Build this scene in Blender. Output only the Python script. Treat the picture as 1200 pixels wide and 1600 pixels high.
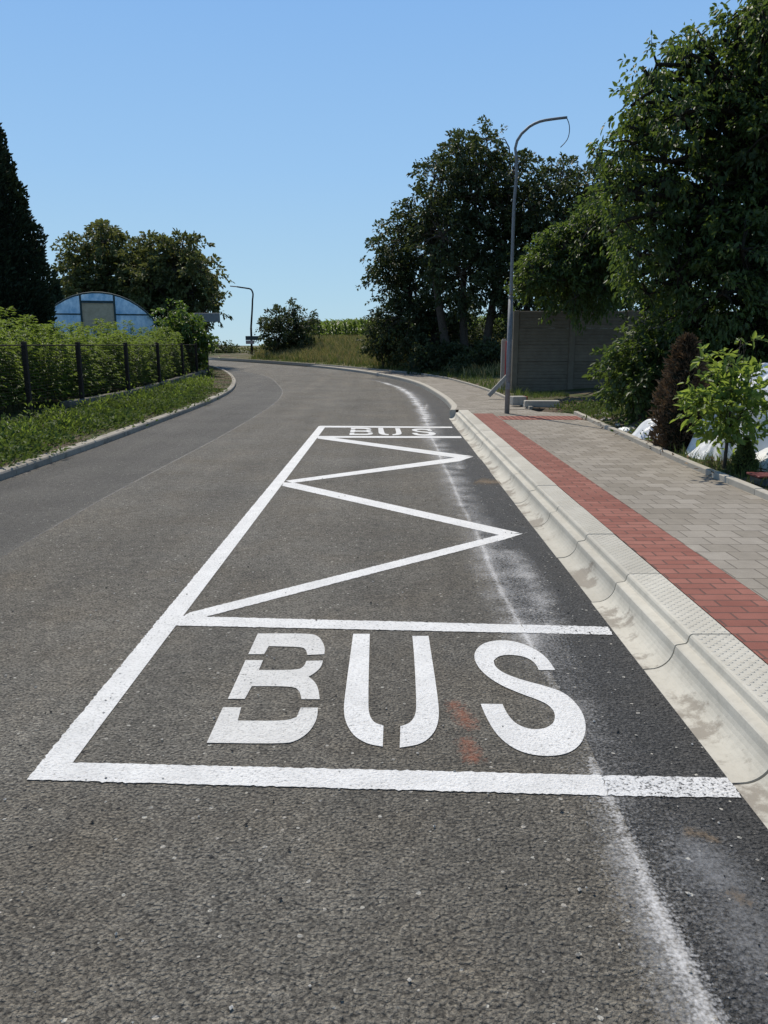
import bpy, math, random
import numpy as np
from mathutils import Vector, Matrix
from mathutils.geometry import delaunay_2d_cdt
random.seed(7); RNG = np.random.default_rng(11)
SC = bpy.context.scene; COL = SC.collection
for o in list(bpy.data.objects): bpy.data.objects.remove(o)

# ------------------------------------------------------------------ camera, sky, sun, exposure
PITCH = math.radians(12.3); F = 1202.0; CH = 1.55
cam_d = bpy.data.cameras.new('camera'); cam = bpy.data.objects.new('camera', cam_d); COL.objects.link(cam)
cam.location = (0, 0, CH); cam.rotation_euler = (math.pi/2 - PITCH, 0, 0)
cam_d.sensor_fit = 'VERTICAL'; cam_d.sensor_height = 34.6; cam_d.lens = 34.6*F/1600
cam_d.clip_start = 0.05; cam_d.clip_end = 8000
SC.camera = cam
SUN_EL = math.radians(56); SUN_AZ = math.radians(-21)       # azimuth from +Y towards +X
w = bpy.data.worlds.new('World'); SC.world = w; w.use_nodes = True
wn = w.node_tree; wn.nodes.clear()
sky = wn.nodes.new('ShaderNodeTexSky'); sky.sky_type = 'NISHITA'; sky.sun_disc = False
sky.sun_elevation = SUN_EL; sky.sun_rotation = SUN_AZ
sky.altitude = 250; sky.air_density = 1.0; sky.dust_density = 0.0; sky.ozone_density = 4.0
bg = wn.nodes.new('ShaderNodeBackground'); bg.inputs['Strength'].default_value = 0.105
wo = wn.nodes.new('ShaderNodeOutputWorld')
# colour ramp graded into the low sky: the Nishita colour eases into pale blue towards the horizon
tc = wn.nodes.new('ShaderNodeTexCoord'); sxyz = wn.nodes.new('ShaderNodeSeparateXYZ'); wn.links.new(tc.outputs['Generated'], sxyz.inputs[0])
hz = wn.nodes.new('ShaderNodeValToRGB'); wn.links.new(sxyz.outputs[2], hz.inputs[0])
for k, (p, c) in enumerate(((0.0, (.46, .67, .80)), (.06, (.42, .645, .82)), (.2, (.33, .57, .87)), (.42, (.225, .455, .85)))):
    e = hz.color_ramp.elements[k] if k < 2 else hz.color_ramp.elements.new(p)
    e.position = p; e.color = (*c, 1)
sc_ = wn.nodes.new('ShaderNodeVectorMath'); sc_.operation = 'SCALE'; sc_.inputs['Scale'].default_value = 1/0.105; wn.links.new(hz.outputs[0], sc_.inputs[0])
fr = wn.nodes.new('ShaderNodeMapRange'); fr.inputs[1].default_value = .40; fr.inputs[2].default_value = .75; fr.inputs[3].default_value = .9; fr.inputs[4].default_value = 0.0
wn.links.new(sxyz.outputs[2], fr.inputs[0])
mxs = wn.nodes.new('ShaderNodeMix'); mxs.data_type = 'RGBA'; wn.links.new(fr.outputs[0], mxs.inputs[0]); wn.links.new(sky.outputs[0], mxs.inputs[6]); wn.links.new(sc_.outputs[0], mxs.inputs[7])
wn.links.new(mxs.outputs[2], bg.inputs[0]); wn.links.new(bg.outputs[0], wo.inputs[0])
sl = bpy.data.lights.new('sun', 'SUN'); sun = bpy.data.objects.new('sun', sl); COL.objects.link(sun)
sl.energy = 4.4; sl.angle = math.radians(0.5); sl.color = (1.0, 0.925, 0.80)
sd = Vector((math.sin(SUN_AZ)*math.cos(SUN_EL), math.cos(SUN_AZ)*math.cos(SUN_EL), math.sin(SUN_EL)))
sun.rotation_euler = sd.to_track_quat('Z', 'Y').to_euler(); sun.location = (0, 0, 30)
SC.view_settings.view_transform = 'Standard'; SC.view_settings.look = 'None'
SC.view_settings.exposure = 0.0; SC.view_settings.gamma = 1.0; SC.view_settings.use_curve_mapping = False
SC.render.engine = 'CYCLES'
SC.cycles.max_bounces = 6; SC.cycles.transparent_max_bounces = 12

# ------------------------------------------------------------------ helpers: survey of the place
def ss(a, b, t):
    t = np.clip((np.asarray(t, float) - a)/(b - a), 0, 1); return t*t*(3 - 2*t)
def R(y):                                  # level of the road along the way
    return 0.5*ss(20, 65, y) - 6.0*ss(74, 190, y)
def S(y):                                  # top of the pavement
    return R(y) + 0.185 - 0.055*ss(16.6, 19.5, y)
def ray(u, v):
    x = (u - 600)/F; d = (v - 800)/F; c, s = math.cos(PITCH), math.sin(PITCH)
    return (x, c - d*s, -s - d*c)
def gp(u, v, dz=0.0):                      # a surveyed point on the road plane (+dz)
    r = ray(u, v); f = lambda t: CH + t*r[2] - float(R(t*r[1])) - dz
    lo = 0.3; t = 0.3
    while t < 300 and f(t) > 0: lo = t; t *= 1.03
    hi = t
    for _ in range(40):
        m = (lo + hi)/2
        if f(m) > 0: lo = m
        else: hi = m
    return (hi*r[0], hi*r[1])
def at(u, v, Y):
    r = ray(u, v); t = Y/r[1]; return Vector((t*r[0], Y, CH + t*r[2]))
def catmull(P, step=0.5):
    P = np.array([np.array(p, float) for p in P]); d = np.maximum(np.linalg.norm(np.diff(P, axis=0), axis=1), 1e-6); m = np.empty_like(P)
    v = np.diff(P, axis=0)/d[:, None]; m[0] = v[0]; m[-1] = v[-1]
    for i in range(1, len(P)-1): m[i] = (v[i-1]*d[i] + v[i]*d[i-1])/(d[i-1]+d[i])
    out = []
    for i in range(len(P)-1):
        n = max(1, int(d[i]/step))
        for k in range(n):
            t = k/n; a, b = 2*t**3-3*t*t+1, t**3-2*t*t+t; e, f = -2*t**3+3*t*t, t**3-t*t
            out.append(a*P[i] + b*d[i]*m[i] + e*P[i+1] + f*d[i]*m[i+1])
    out.append(P[-1]); return np.array(out)
def arclen(P):
    return np.concatenate([[0], np.cumsum(np.linalg.norm(np.diff(P, axis=0), axis=1))])
def resample(P, s):
    L = arclen(P); return np.stack([np.interp(s, L, P[:, k]) for k in range(P.shape[1])], 1)
def normals(P):                            # unit normals to the right of travel
    T = np.gradient(P, axis=0); T /= np.linalg.norm(T, axis=1)[:, None]
    return np.stack([T[:, 1], -T[:, 0]], 1)
def poly_dist(pts, P):
    d = np.full(len(pts), 1e9)
    for a, b in zip(P[:-1], P[1:]):
        ab = b - a; t = np.clip(((pts - a)@ab)/(ab@ab), 0, 1)
        d = np.minimum(d, np.linalg.norm(pts - a - t[:, None]*ab, axis=1))
    return d
def inside(pts, poly):
    r = np.zeros(len(pts), bool); x, y = pts[:, 0], pts[:, 1]
    for (x1, y1), (x2, y2) in zip(poly, np.roll(poly, -1, 0)):
        c = (y1 > y) != (y2 > y)
        with np.errstate(divide='ignore', invalid='ignore'):
            r ^= c & (x < (x2-x1)*(y-y1)/(y2-y1) + x1)
    return r

# ------------------------------------------------------------------ helpers: objects
def mesh_obj(name, V, Fc, m, parent=None, smooth=False, uv=None):
    me = bpy.data.meshes.new(name); V = np.asarray(V, float)
    if isinstance(Fc, np.ndarray):
        n, k = Fc.shape
        me.vertices.add(len(V)); me.vertices.foreach_set('co', V.ravel())
        me.loops.add(n*k); me.loops.foreach_set('vertex_index', Fc.ravel().astype(np.int32))
        me.polygons.add(n); me.polygons.foreach_set('loop_start', np.arange(0, n*k, k, dtype=np.int32))
        me.update(calc_edges=True)
    else:
        me.from_pydata([tuple(v) for v in V], [], Fc)
    if smooth: me.polygons.foreach_set('use_smooth', np.ones(len(me.polygons), bool))
    if uv is not None:
        ul = me.uv_layers.new(name='UVMap')
        li = np.empty(len(me.loops), np.int32); me.loops.foreach_get('vertex_index', li)
        ul.data.foreach_set('uv', np.asarray(uv, np.float32)[li].ravel())
    me.materials.append(m); me.update()
    o = bpy.data.objects.new(name, me); COL.objects.link(o)
    if parent is not None: o.parent = parent
    return o
def tag(o, label=None, cat=None, group=None, kind=None):
    if label: o['label'] = label
    if cat: o['category'] = cat
    if group: o['group'] = group
    if kind: o['kind'] = kind
    return o
def empty(name, loc, label, cat, group=None, rz=0.0):
    o = bpy.data.objects.new(name, None); COL.objects.link(o); o.location = loc; o.rotation_euler = (0, 0, rz)
    o.empty_display_size = 0.1
    return tag(o, label, cat, group)
def copy_tree(o, parent=None):
    c = o.copy(); COL.objects.link(c)
    if parent is not None: c.parent = parent
    for ch in list(o.children): copy_tree(ch, c)
    return c
class MB:
    def __init__(s): s.V = []; s.F = []
    def add(s, V, Fc):
        b = len(s.V); s.V += [tuple(v) for v in V]; s.F += [tuple(b+i for i in f) for f in Fc]
    def box(s, c, d, rot=None, bev=0.0):
        x, y, z = d[0]/2, d[1]/2, d[2]/2
        if bev > 0:
            V = []; b = bev
            for sz, zz in ((-1, -z), (-1, -z+b), (1, z-b), (1, z)):
                i = b if abs(zz) == z else 0
                for px, py in ((-x+i, -y+b+i), (-x+b+i, -y+i), (x-b-i, -y+i), (x-i, -y+b+i), (x-i, y-b-i), (x-b-i, y-i), (-x+b+i, y-i), (-x+i, y-b-i)):
                    V.append(Vector((px, py, zz)))
            Fc = [tuple(range(7, -1, -1)), tuple(range(24, 32))]
            for k in range(3):
                for j in range(8): Fc.append((k*8+j, k*8+(j+1) % 8, (k+1)*8+(j+1) % 8, (k+1)*8+j))
        else:
            V = [Vector((sx*x, sy*y, sz*z)) for sz in (-1, 1) for sx, sy in ((-1, -1), (1, -1), (1, 1), (-1, 1))]
            Fc = [(3, 2, 1, 0), (4, 5, 6, 7), (0, 1, 5, 4), (1, 2, 6, 5), (2, 3, 7, 6), (3, 0, 4, 7)]
        if rot is not None: V = [rot @ v for v in V]
        s.add([v + Vector(c) for v in V], Fc)
    def tube(s, pts, rad, n=8, cap=True):
        pts = [Vector(p) for p in pts]
        if not hasattr(rad, '__len__'): rad = [rad]*len(pts)
        V = []; Fc = []; up = Vector((0.13, 0.31, 0.94)); prev = None
        for i, p in enumerate(pts):
            t = (pts[min(i+1, len(pts)-1)] - pts[max(i-1, 0)])
            t = t.normalized() if t.length > 1e-9 else Vector((0, 0, 1))
            a = prev if prev is not None else (up if abs(t.dot(up)) < .95 else Vector((1, 0, 0)))
            a = (a - t*a.dot(t)).normalized(); b = t.cross(a); prev = a
            for k in range(n):
                q = 2*math.pi*k/n; V.append(p + (a*math.cos(q) + b*math.sin(q))*rad[i])
        for i in range(len(pts)-1):
            for k in range(n): Fc.append((i*n+k, i*n+(k+1) % n, (i+1)*n+(k+1) % n, (i+1)*n+k))
        if cap: Fc += [tuple(range(n-1, -1, -1)), tuple((len(pts)-1)*n+k for k in range(n))]
        s.add(V, Fc)
    def build(s, name, m, parent=None, smooth=False): return mesh_obj(name, s.V, s.F, m, parent, smooth)

# ------------------------------------------------------------------ helpers: materials
class G:
    def __init__(s, name):
        s.m = bpy.data.materials.new(name); s.m.use_nodes = True; s.t = s.m.node_tree; s.t.nodes.clear()
        s.o = s.t.nodes.new('ShaderNodeOutputMaterial'); s._co = None
    def val(s, sock, v):
        if isinstance(v, bpy.types.NodeSocket): s.t.links.new(v, sock)
        elif isinstance(v, bpy.types.Node): s.t.links.new(v.outputs[0], sock)
        elif hasattr(v, '__len__') and len(v) == 3 and sock.type == 'RGBA': sock.default_value = (*v, 1)
        else: sock.default_value = v
    def n(s, typ, out=0, props=None, **kw):
        nd = s.t.nodes.new('ShaderNode'+typ)
        for k, v in (props or {}).items(): setattr(nd, k, v)
        for k, v in kw.items(): s.val(nd.inputs[k.replace('_', ' ')], v)
        return nd.outputs[out]
    def co(s, which='Object'):
        if s._co is None: s._co = s.t.nodes.new('ShaderNodeTexCoord')
        return s._co.outputs[which]
    def m_(s, op, a, b=0.0, c=None, clamp=False):
        nd = s.t.nodes.new('ShaderNodeMath'); nd.operation = op; nd.use_clamp = clamp
        s.val(nd.inputs[0], a); s.val(nd.inputs[1], b)
        if c is not None: s.val(nd.inputs[2], c)
        return nd.outputs[0]
    def mix(s, f, a, b, blend='MIX'):
        nd = s.t.nodes.new('ShaderNodeMix'); nd.data_type = 'RGBA'; nd.blend_type = blend; nd.clamp_factor = True
        s.val(nd.inputs[0], f); s.val(nd.inputs[6], a); s.val(nd.inputs[7], b); return nd.outputs[2]
    def ramp(s, f, stops, interp='LINEAR'):
        nd = s.t.nodes.new('ShaderNodeValToRGB'); nd.color_ramp.interpolation = interp; e = nd.color_ramp.elements
        while len(e) < len(stops): e.new(0.5)
        for el, (p, c) in zip(e, stops):
            el.position = p; el.color = (*c, 1) if hasattr(c, '__len__') else (c, c, c, 1)
        s.val(nd.inputs[0], f); return nd.outputs[0]
    def map(s, scale=(1, 1, 1), rot=(0, 0, 0), loc=(0, 0, 0), src=None):
        return s.n('Mapping', Vector=src or s.co(), Scale=scale, Rotation=rot, Location=loc)
    def noise(s, scale, vec=None, detail=3, rough=0.55, out=0, dim='3D'):
        return s.n('TexNoise', out=out, props={'noise_dimensions': dim}, Vector=vec or s.co(), Scale=scale, Detail=detail, Roughness=rough)
    def bsdf(s, color, rough=0.7, spec=0.3, bump=None, bs=0.3, bd=0.01, **kw):
        p = s.t.nodes.new('ShaderNodeBsdfPrincipled')
        s.val(p.inputs['Base Color'], color); s.val(p.inputs['Roughness'], rough); s.val(p.inputs['Specular IOR Level'], spec)
        for k, v in kw.items(): s.val(p.inputs[k.replace('_', ' ')], v)
        if bump is not None:
            b = s.t.nodes.new('ShaderNodeBump'); b.inputs['Strength'].default_value = bs; b.inputs['Distance'].default_value = bd
            s.val(b.inputs['Height'], bump); s.t.links.new(b.outputs[0], p.inputs['Normal'])
        return p.outputs[0]
    def out(s, sh): s.t.links.new(sh, s.o.inputs[0]); return s.m

def mat_asphalt(name, lo, hi, tint, tint2, scale=95, rough=0.8, spec=0.35, chips=True, bd=0.015):
    g = G(name); c = g.co()
    warp = g.n('VectorMath', props={'operation': 'MULTIPLY_ADD'})
    wn_ = warp.node; g.val(wn_.inputs[0], g.noise(40, detail=1, out=1)); wn_.inputs[1].default_value = (.012, .012, 0); g.val(wn_.inputs[2], c)
    vd = g.n('TexVoronoi', props={'voronoi_dimensions': '2D'}, Vector=warp, Scale=scale)
    vc = vd.node.outputs['Color']
    sep = g.n('SeparateColor', Color=vc)
    v2 = g.n('TexVoronoi', props={'voronoi_dimensions': '2D'}, Vector=warp, Scale=scale*0.42).node
    sep2 = g.n('SeparateColor', Color=v2.outputs['Color'])
    stone = g.mix(g.m_('MULTIPLY', sep2, 0.35), g.mix(sep, lo, hi), g.mix(sep2.node.outputs[1], lo, hi))
    dome = g.ramp(vd, [(0.0, 1.0), (0.5, 0.75), (0.9, 0.2)])
    nz = g.noise(scale*.9, detail=4, rough=.62)
    col = g.mix(g.ramp(vd, [(0.45, 0.0), (0.85, 0.55)]), stone, tuple(k*0.4 for k in lo))  # gaps between stones darkened in colour for their self shadow
    col = g.mix(g.ramp(nz, [(.34, .95), (.47, 0)]), col, tuple(k*0.35 for k in lo))
    col = g.mix(g.ramp(nz, [(.53, 0), (.68, .75)]), col, tuple(k*1.35 for k in hi))
    big = g.ramp(g.noise(0.55, detail=6, rough=0.62), [(0.38, 0), (0.66, 1)])
    col = g.mix(g.m_('MULTIPLY', big, 0.75), col, g.mix(0.5, col, tint, 'MULTIPLY'))
    col = g.mix(g.ramp(g.noise(1.7, detail=4), [(0.48, 0), (0.75, 0.8)]), col, g.mix(0.5, col, tint2, 'MULTIPLY'))
    streak = g.noise(1.0, g.map((1.6, 0.07, 1)), detail=4)
    col = g.mix(1.0, col, g.ramp(streak, [(0.3, 0.80), (0.7, 1.14)]), 'MULTIPLY')
    col = g.mix(1.0, col, g.ramp(g.noise(.9, detail=5, rough=.6), [(.3, .82), (.7, 1.2)]), 'MULTIPLY')
    fine = g.noise(0.16*scale, detail=2)
    col = g.mix(1.0, col, g.ramp(fine, [(0.3, 0.78), (0.7, 1.18)]), 'MULTIPLY')
    if chips:
        sp = g.n('TexVoronoi', props={'voronoi_dimensions': '2D', 'feature': 'F1'}, Vector=warp, Scale=19.0).node
        rnd = g.n('SeparateColor', Color=sp.outputs['Color'])
        m = g.m_('MULTIPLY', g.m_('LESS_THAN', sp.outputs[0], g.m_('MULTIPLY', rnd.node.outputs[1], 0.15)), g.m_('GREATER_THAN', rnd, 0.74))
        col = g.mix(m, col, g.ramp(rnd.node.outputs[2], [(0.2, (.42, .39, .34)), (0.72, (.5, .48, .42)), (0.78, (.015, .015, .015))]))
    h = g.m_('ADD', g.m_('MULTIPLY', dome, g.m_('MULTIPLY_ADD', sep, .8, .25)), g.m_('MULTIPLY', nz, 1.3))
    return g.out(g.bsdf(col, rough, spec, h, 1.0, bd))

M = {}
M['asphalt'] = mat_asphalt('aged asphalt', (.088, .081, .069), (.24, .222, .187), (1.0, .90, .76), (1.1, .98, .82), scale=88)
M['asphalt_lane'] = mat_asphalt('grey asphalt', (.086, .080, .069), (.172, .161, .140), (.95, .93, .92), (.86, .86, .88), scale=120, rough=.75)
M['asphalt_new'] = mat_asphalt('fresh asphalt', (.013, .0127, .0123), (.078, .076, .073), (.9, .9, .9), (1.7, 1.5, 1.25), scale=80, rough=.65, spec=.45)

def mat_paint(name, base, wear_lo, wear_hi, asp=(.055, .05, .045)):
    g = G(name); c = g.co()
    vd = g.n('TexVoronoi', props={'voronoi_dimensions': '2D'}, Vector=c, Scale=95.0)
    sep = g.n('SeparateColor', Color=vd.node.outputs['Color'])
    nz = g.noise(82.5, detail=5, rough=.68)
    pit = g.m_('ADD', g.m_('MULTIPLY', nz, -1.0), g.m_('MULTIPLY', vd, .22))
    pit = g.m_('ADD', pit, g.m_('MULTIPLY', g.m_('SUBTRACT', g.noise(1.6, detail=5, rough=.65), .5), .42))
    pit = g.m_('ADD', pit, .5)
    hi_pits = g.ramp(nz, [(.36, .55), (.52, 0)])
    f = g.ramp(pit, [(wear_lo, 0), (wear_hi, 1)])
    col = g.mix(g.ramp(g.noise(5, detail=5), [(.35, 0), (.72, .55)]), base, tuple(k*.74 for k in base))
    col = g.mix(f, g.mix(hi_pits, col, tuple(k*.55 for k in base)), asp)
    h = g.m_('ADD', g.m_('MULTIPLY', g.ramp(vd, [(0, 1), (.9, .2)]), .4), g.m_('MULTIPLY', nz, 1.5))
    return g.out(g.bsdf(col, .65, .3, h, .8, .008))
M['paint'] = mat_paint('white road paint', (.80, .79, .77), .23, .42)
M['paint_far'] = mat_paint('white road paint smooth', (.76, .755, .74), .30, .48)
M['paint_rough'] = mat_paint('white paint on coarse asphalt', (.78, .775, .765), .13, .30, (.02, .02, .022))
M['paint_worn'] = mat_paint('worn white paint', (.72, .705, .675), .21, .38)

def mat_dust(name, col, lo, hi, grain=60, gain=1.0, ends=True, mn=.05):
    g = G(name); uv = g.n('SeparateXYZ', Vector=g.co('UV'))
    u, v = uv, uv.node.outputs[1]
    e = g.m_('SUBTRACT', 1.0, g.m_('ABSOLUTE', g.m_('MULTIPLY_ADD', u, 2.0, -1.0)))
    e = g.m_('SMOOTH_MIN', e, 1.0, 0.2)
    vv = g.n('TexVoronoi', props={'voronoi_dimensions': '2D'}, Vector=g.co(), Scale=95.0)
    a = g.m_('MULTIPLY', e, g.ramp(g.noise(2.2, detail=5, rough=.7), [(.34, mn), (.66, 1)]))
    if ends:
        ve = g.m_('MULTIPLY', g.ramp(v, [(0, 0), (.12, 1)]), g.ramp(v, [(.85, 1), (1, 0)])); a = g.m_('MULTIPLY', a, ve)
    nz = g.m_('ADD', g.m_('MULTIPLY', g.noise(grain, detail=4, rough=.75), 1.5), g.m_('MULTIPLY', vv, -.35))
    a = g.m_('ADD', g.m_('MULTIPLY', a, 1.0), g.m_('SUBTRACT', nz, .68))
    a = g.m_('MULTIPLY', g.ramp(a, [(lo, 0), (hi, 1)]), gain)
    a = g.m_('MULTIPLY', a, g.ramp(e, [(0, 0), (.25, 1)]))
    d = g.bsdf(col, .85, .2); tr = g.n('BsdfTransparent')
    mx = g.n('MixShader', Fac=a); g.val(mx.node.inputs[1], tr); g.val(mx.node.inputs[2], d)
    return g.out(mx)
M['dust'] = mat_dust('white marking dust', (.64, .63, .62), .12, 1.0, gain=.62, mn=.20)
M['seam_line'] = mat_dust('pale joint filler', (.30, .285, .26), .0, .5, gain=.65, mn=.4)
M['dust_faint'] = mat_dust('faint white paint mist', (.58, .59, .61), .10, 1.0, gain=.30, mn=.35)
M['track'] = mat_dust('pale wheel track', (.24, .225, .195), .05, 1.1, gain=.4, mn=.4)
M['dust_line'] = mat_dust('white chalk line', (.72, .71, .70), .12, .95, gain=.74, mn=.34, ends=False)
M['dust_strong'] = mat_dust('white powder splash', (.76, .755, .75), .08, .75, gain=.9, mn=.18)
M['soil_stain'] = mat_dust('brown soil stain', (.20, .155, .11), .05, .7, gain=.75)
M['orange'] = mat_dust('orange marker spray', (.46, .16, .09), .12, .9, grain=45, gain=.45, mn=.2)

def mat_concrete(name, c1, c2, stain=None, sc=6.0, bump=True, rnd=0.12, studs=False):
    g = G(name); col = g.mix(g.ramp(g.noise(sc, detail=6, rough=.65), [(.3, 0), (.7, 1)]), c1, c2)
    oi = g.n('ObjectInfo').node.outputs['Random']
    col = g.mix(1.0, col, g.ramp(oi, [(0, 1-rnd), (1, 1+rnd)]), 'MULTIPLY')
    h = g.noise(120, detail=3)
    if stain:
        wld = g.n('NewGeometry').node.outputs['Position']
        n1 = g.noise(2.6, g.map((1, 1, 1.5), src=wld), detail=7, rough=.7)
        z = g.n('SeparateXYZ', Vector=g.co()).node.outputs[2]
        low = g.ramp(z, [(0.0, .16), (0.10, .02), (0.19, -.04)])
        low2 = g.m_('ADD', n1, low)
        col = g.mix(g.ramp(low2, [(.655, 0), (.72, .75)]), col, stain)
        col = g.mix(g.ramp(g.noise(22, detail=5, rough=.7), [(.5, 0), (.75, .35)]), col, tuple(k*.6 for k in c1))
    if studs:
        sx = g.n('SeparateXYZ', Vector=g.co()); sy = sx.node.outputs[1]; z = sx.node.outputs[2]
        a = g.m_('SINE', g.m_('MULTIPLY', sx, 2*math.pi/.05)); b = g.m_('SINE', g.m_('MULTIPLY', sy, 2*math.pi/.05))
        st = g.ramp(g.m_('MULTIPLY', a, b), [(.35, 0), (.75, 1)])
        top = g.m_('MULTIPLY', g.m_('GREATER_THAN', z, .178), g.m_('GREATER_THAN', sx, .225))
        h = g.m_('ADD', g.m_('MULTIPLY', h, .12), g.m_('MULTIPLY', st, g.m_('MULTIPLY', top, 1.0)))
        return g.out(g.bsdf(col, .8, .3, h, .9, .006))
    return g.out(g.bsdf(col, .85, .25, h if bump else None, .25, .004))
M['kassel'] = mat_concrete('cast kerb concrete', (.42, .395, .335), (.52, .495, .43), (.21, .182, .148), sc=4, studs=True, rnd=.09)
M['kerb'] = mat_concrete('grey kerb concrete', (.26, .238, .198), (.36, .33, .28), (.16, .145, .12), sc=5)
M['kerb_pale'] = mat_concrete('pale edging concrete', (.34, .315, .265), (.43, .40, .345), None, sc=6)
M['plinth'] = mat_concrete('mossy plinth concrete', (.08, .075, .06), (.19, .175, .145), (.05, .055, .035), sc=3)
M['panel'] = mat_concrete('grey fence concrete', (.135, .112, .082), (.185, .157, .118), None, sc=5, rnd=.08)  # albedo lowered to stand for the walnut's shade on the fence
M['rubble'] = mat_concrete('pale rubble', (.27, .25, .22), (.42, .40, .36), None, sc=9)
M['red_brick'] = mat_concrete('red painted end', (.30, .06, .05), (.40, .10, .08), None, sc=9)
M['red_board'] = mat_concrete('red board', (.34, .03, .035), (.42, .05, .05), None, sc=9)

def mat_pavers(name, c1, c2, mortar, bw, bh, off=.5, ms=.006, rot=0.0, var=.10, loc=(0, 0, 0)):
    g = G(name); vec = g.map(rot=(0, 0, rot), loc=loc)
    b = g.n('TexBrick', props={'offset': off}, Vector=vec, Color1=c1, Color2=c2, Mortar=mortar, Scale=1.0, Mortar_Size=ms, Mortar_Smooth=.25, Bias=0.0, Brick_Width=bw, Row_Height=bh).node
    col = g.mix(1.0, b.outputs[0], g.ramp(g.noise(9, detail=6, rough=.7), [(.3, 1-var), (.7, 1+var)]), 'MULTIPLY')
    col = g.mix(1.0, col, g.ramp(g.noise(.7, detail=3), [(.3, .9), (.7, 1.08)]), 'MULTIPLY')
    col = g.mix(g.ramp(g.noise(190, detail=2), [(.45, 0), (.75, .35)]), col, tuple(k*.55 for k in c1))
    h = g.m_('ADD', g.m_('MULTIPLY', b.outputs[1], -1.0), g.m_('MULTIPLY', g.noise(140, detail=2), .15))
    return g.out(g.bsdf(col, .85, .25, h, .9, .006))
M['pavers'] = mat_pavers('grey concrete pavers', (.215, .190, .155), (.305, .275, .235), (.15, .13, .105), .2, .2, .5, ms=.005)
M['red_pavers'] = mat_pavers('red concrete pavers', (.215, .080, .060), (.300, .128, .098), (.12, .07, .058), .2, .1, .5, ms=.006)
def mat_ribs():
    g = G('red ribbed pavers'); x = g.n('SeparateXYZ', Vector=g.co())
    s_ = g.m_('SINE', g.m_('MULTIPLY', x, 2*math.pi/.1))
    col = g.mix(g.ramp(s_, [(.2, 0), (.6, 1)]), (.18, .07, .055), (.30, .13, .10))
    return g.out(g.bsdf(col, .85, .2, s_, .8, .008))
M['ribs'] = mat_ribs()

def mat_leaf(name, c1, c2, trans, tfac=.35, rough=.42, spec=.4):
    g = G(name)
    rn = g.n('NewGeometry').node.outputs['Random Per Island']
    col = g.mix(rn, c1, c2)
    tone = g.noise(1.1, detail=3); tone2 = g.noise(.45, detail=2)
    col = g.mix(1.0, col, g.ramp(tone, [(.32, .62), (.68, 1.45)]), 'MULTIPLY'); col = g.mix(g.ramp(tone2, [(.5, 0), (.7, .5)]), col, g.mix(1.0, col, (1.45, 1.12, .7), 'MULTIPLY'))
    tcol = g.mix(rn, tuple(k*.75 for k in trans), trans)
    d = g.bsdf(col, rough, spec)
    t = g.n('BsdfTranslucent', Color=tcol)
    mx = g.n('MixShader', Fac=tfac); g.val(mx.node.inputs[1], d); g.val(mx.node.inputs[2], t)
    return g.out(mx)
M['leaf_walnut'] = mat_leaf('walnut leaf', (.030, .052, .018), (.064, .098, .030), (.17, .25, .04), .38, .5, .35)
M['leaf_dark'] = mat_leaf('dark tree leaf', (.030, .046, .022), (.064, .084, .036), (.09, .12, .03), .32, .55, .3)
M['leaf_mid'] = mat_leaf('orchard leaf', (.060, .078, .028), (.115, .130, .048), (.18, .20, .05), .33, .55, .3)
M['leaf_lime'] = mat_leaf('young leaf', (.065, .12, .025), (.13, .20, .045), (.38, .50, .08), .48)
M['leaf_hemp'] = mat_leaf('tall weed leaf', (.052, .094, .020), (.105, .160, .034), (.29, .40, .055), .42, .5)
M['leaf_weed'] = mat_leaf('verge weed leaf', (.040, .072, .020), (.10, .145, .036), (.14, .20, .035), .32, .65, .2)
M['leaf_vine'] = mat_leaf('vine leaf', (.045, .085, .020), (.090, .14, .030), (.18, .28, .04), .38)
M['leaf_conifer'] = mat_leaf('conifer spray', (.016, .028, .016), (.034, .050, .024), (.02, .03, .01), .12, .7, .2)
M['leaf_thuja'] = mat_leaf('young thuja spray', (.06, .085, .022), (.13, .15, .04), (.16, .2, .04), .3, .6)
M['leaf_brown'] = mat_leaf('dead thuja spray', (.075, .050, .030), (.15, .105, .066), (.12, .075, .04), .25, .7, .2)
M['leaf_corn'] = mat_leaf('maize leaf', (.06, .105, .026), (.12, .175, .05), (.22, .32, .06), .4)
M['litter'] = mat_leaf('dry litter', (.10, .065, .04), (.30, .23, .16), (.2, .15, .1), .1, .9, .1)
M['grass_dry'] = mat_leaf('dry grass blade', (.24, .20, .085), (.42, .35, .16), (.34, .29, .11), .3, .7, .2)
M['grass'] = mat_leaf('grass blade', (.055, .085, .022), (.13, .15, .045), (.15, .2, .04), .35, .6)
def mat_plain(name, c1, c2, sc=12, rough=.7, spec=.3, bump=.2, metallic=0.0):
    g = G(name); nz = g.noise(sc, detail=5, rough=.65); col = g.mix(g.ramp(nz, [(.3, 0), (.7, 1)]), c1, c2)
    return g.out(g.bsdf(col, rough, spec, nz, bump, .01, Metallic=metallic))
M['bark'] = mat_plain('bark', (.045, .036, .028), (.10, .083, .066), 14, .9, .2, .8)
M['bark_dark'] = mat_plain('dark bark', (.016, .014, .010), (.04, .034, .026), 14, .95, .1, .8)
M['bark_green'] = mat_plain('green stem', (.05, .07, .025), (.09, .11, .04), 20, .7)
M['core'] = mat_plain('dark core blocking light', (.010, .012, .008), (.02, .022, .013), 9, .95, .1)
M['galv'] = mat_plain('galvanised steel', (.17, .175, .18), (.25, .255, .26), 18, .6, .35, 0.0, .2)
M['dark_metal'] = mat_plain('dark painted steel', (.008, .008, .008), (.018, .017, .016), 15, .8, .2)
M['rust'] = mat_plain('rusty post', (.025, .020, .017), (.045, .034, .028), 18, .85, .2)
M['cable'] = mat_plain('black cable', (.02, .02, .02), (.03, .03, .03), 10, .5)
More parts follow.
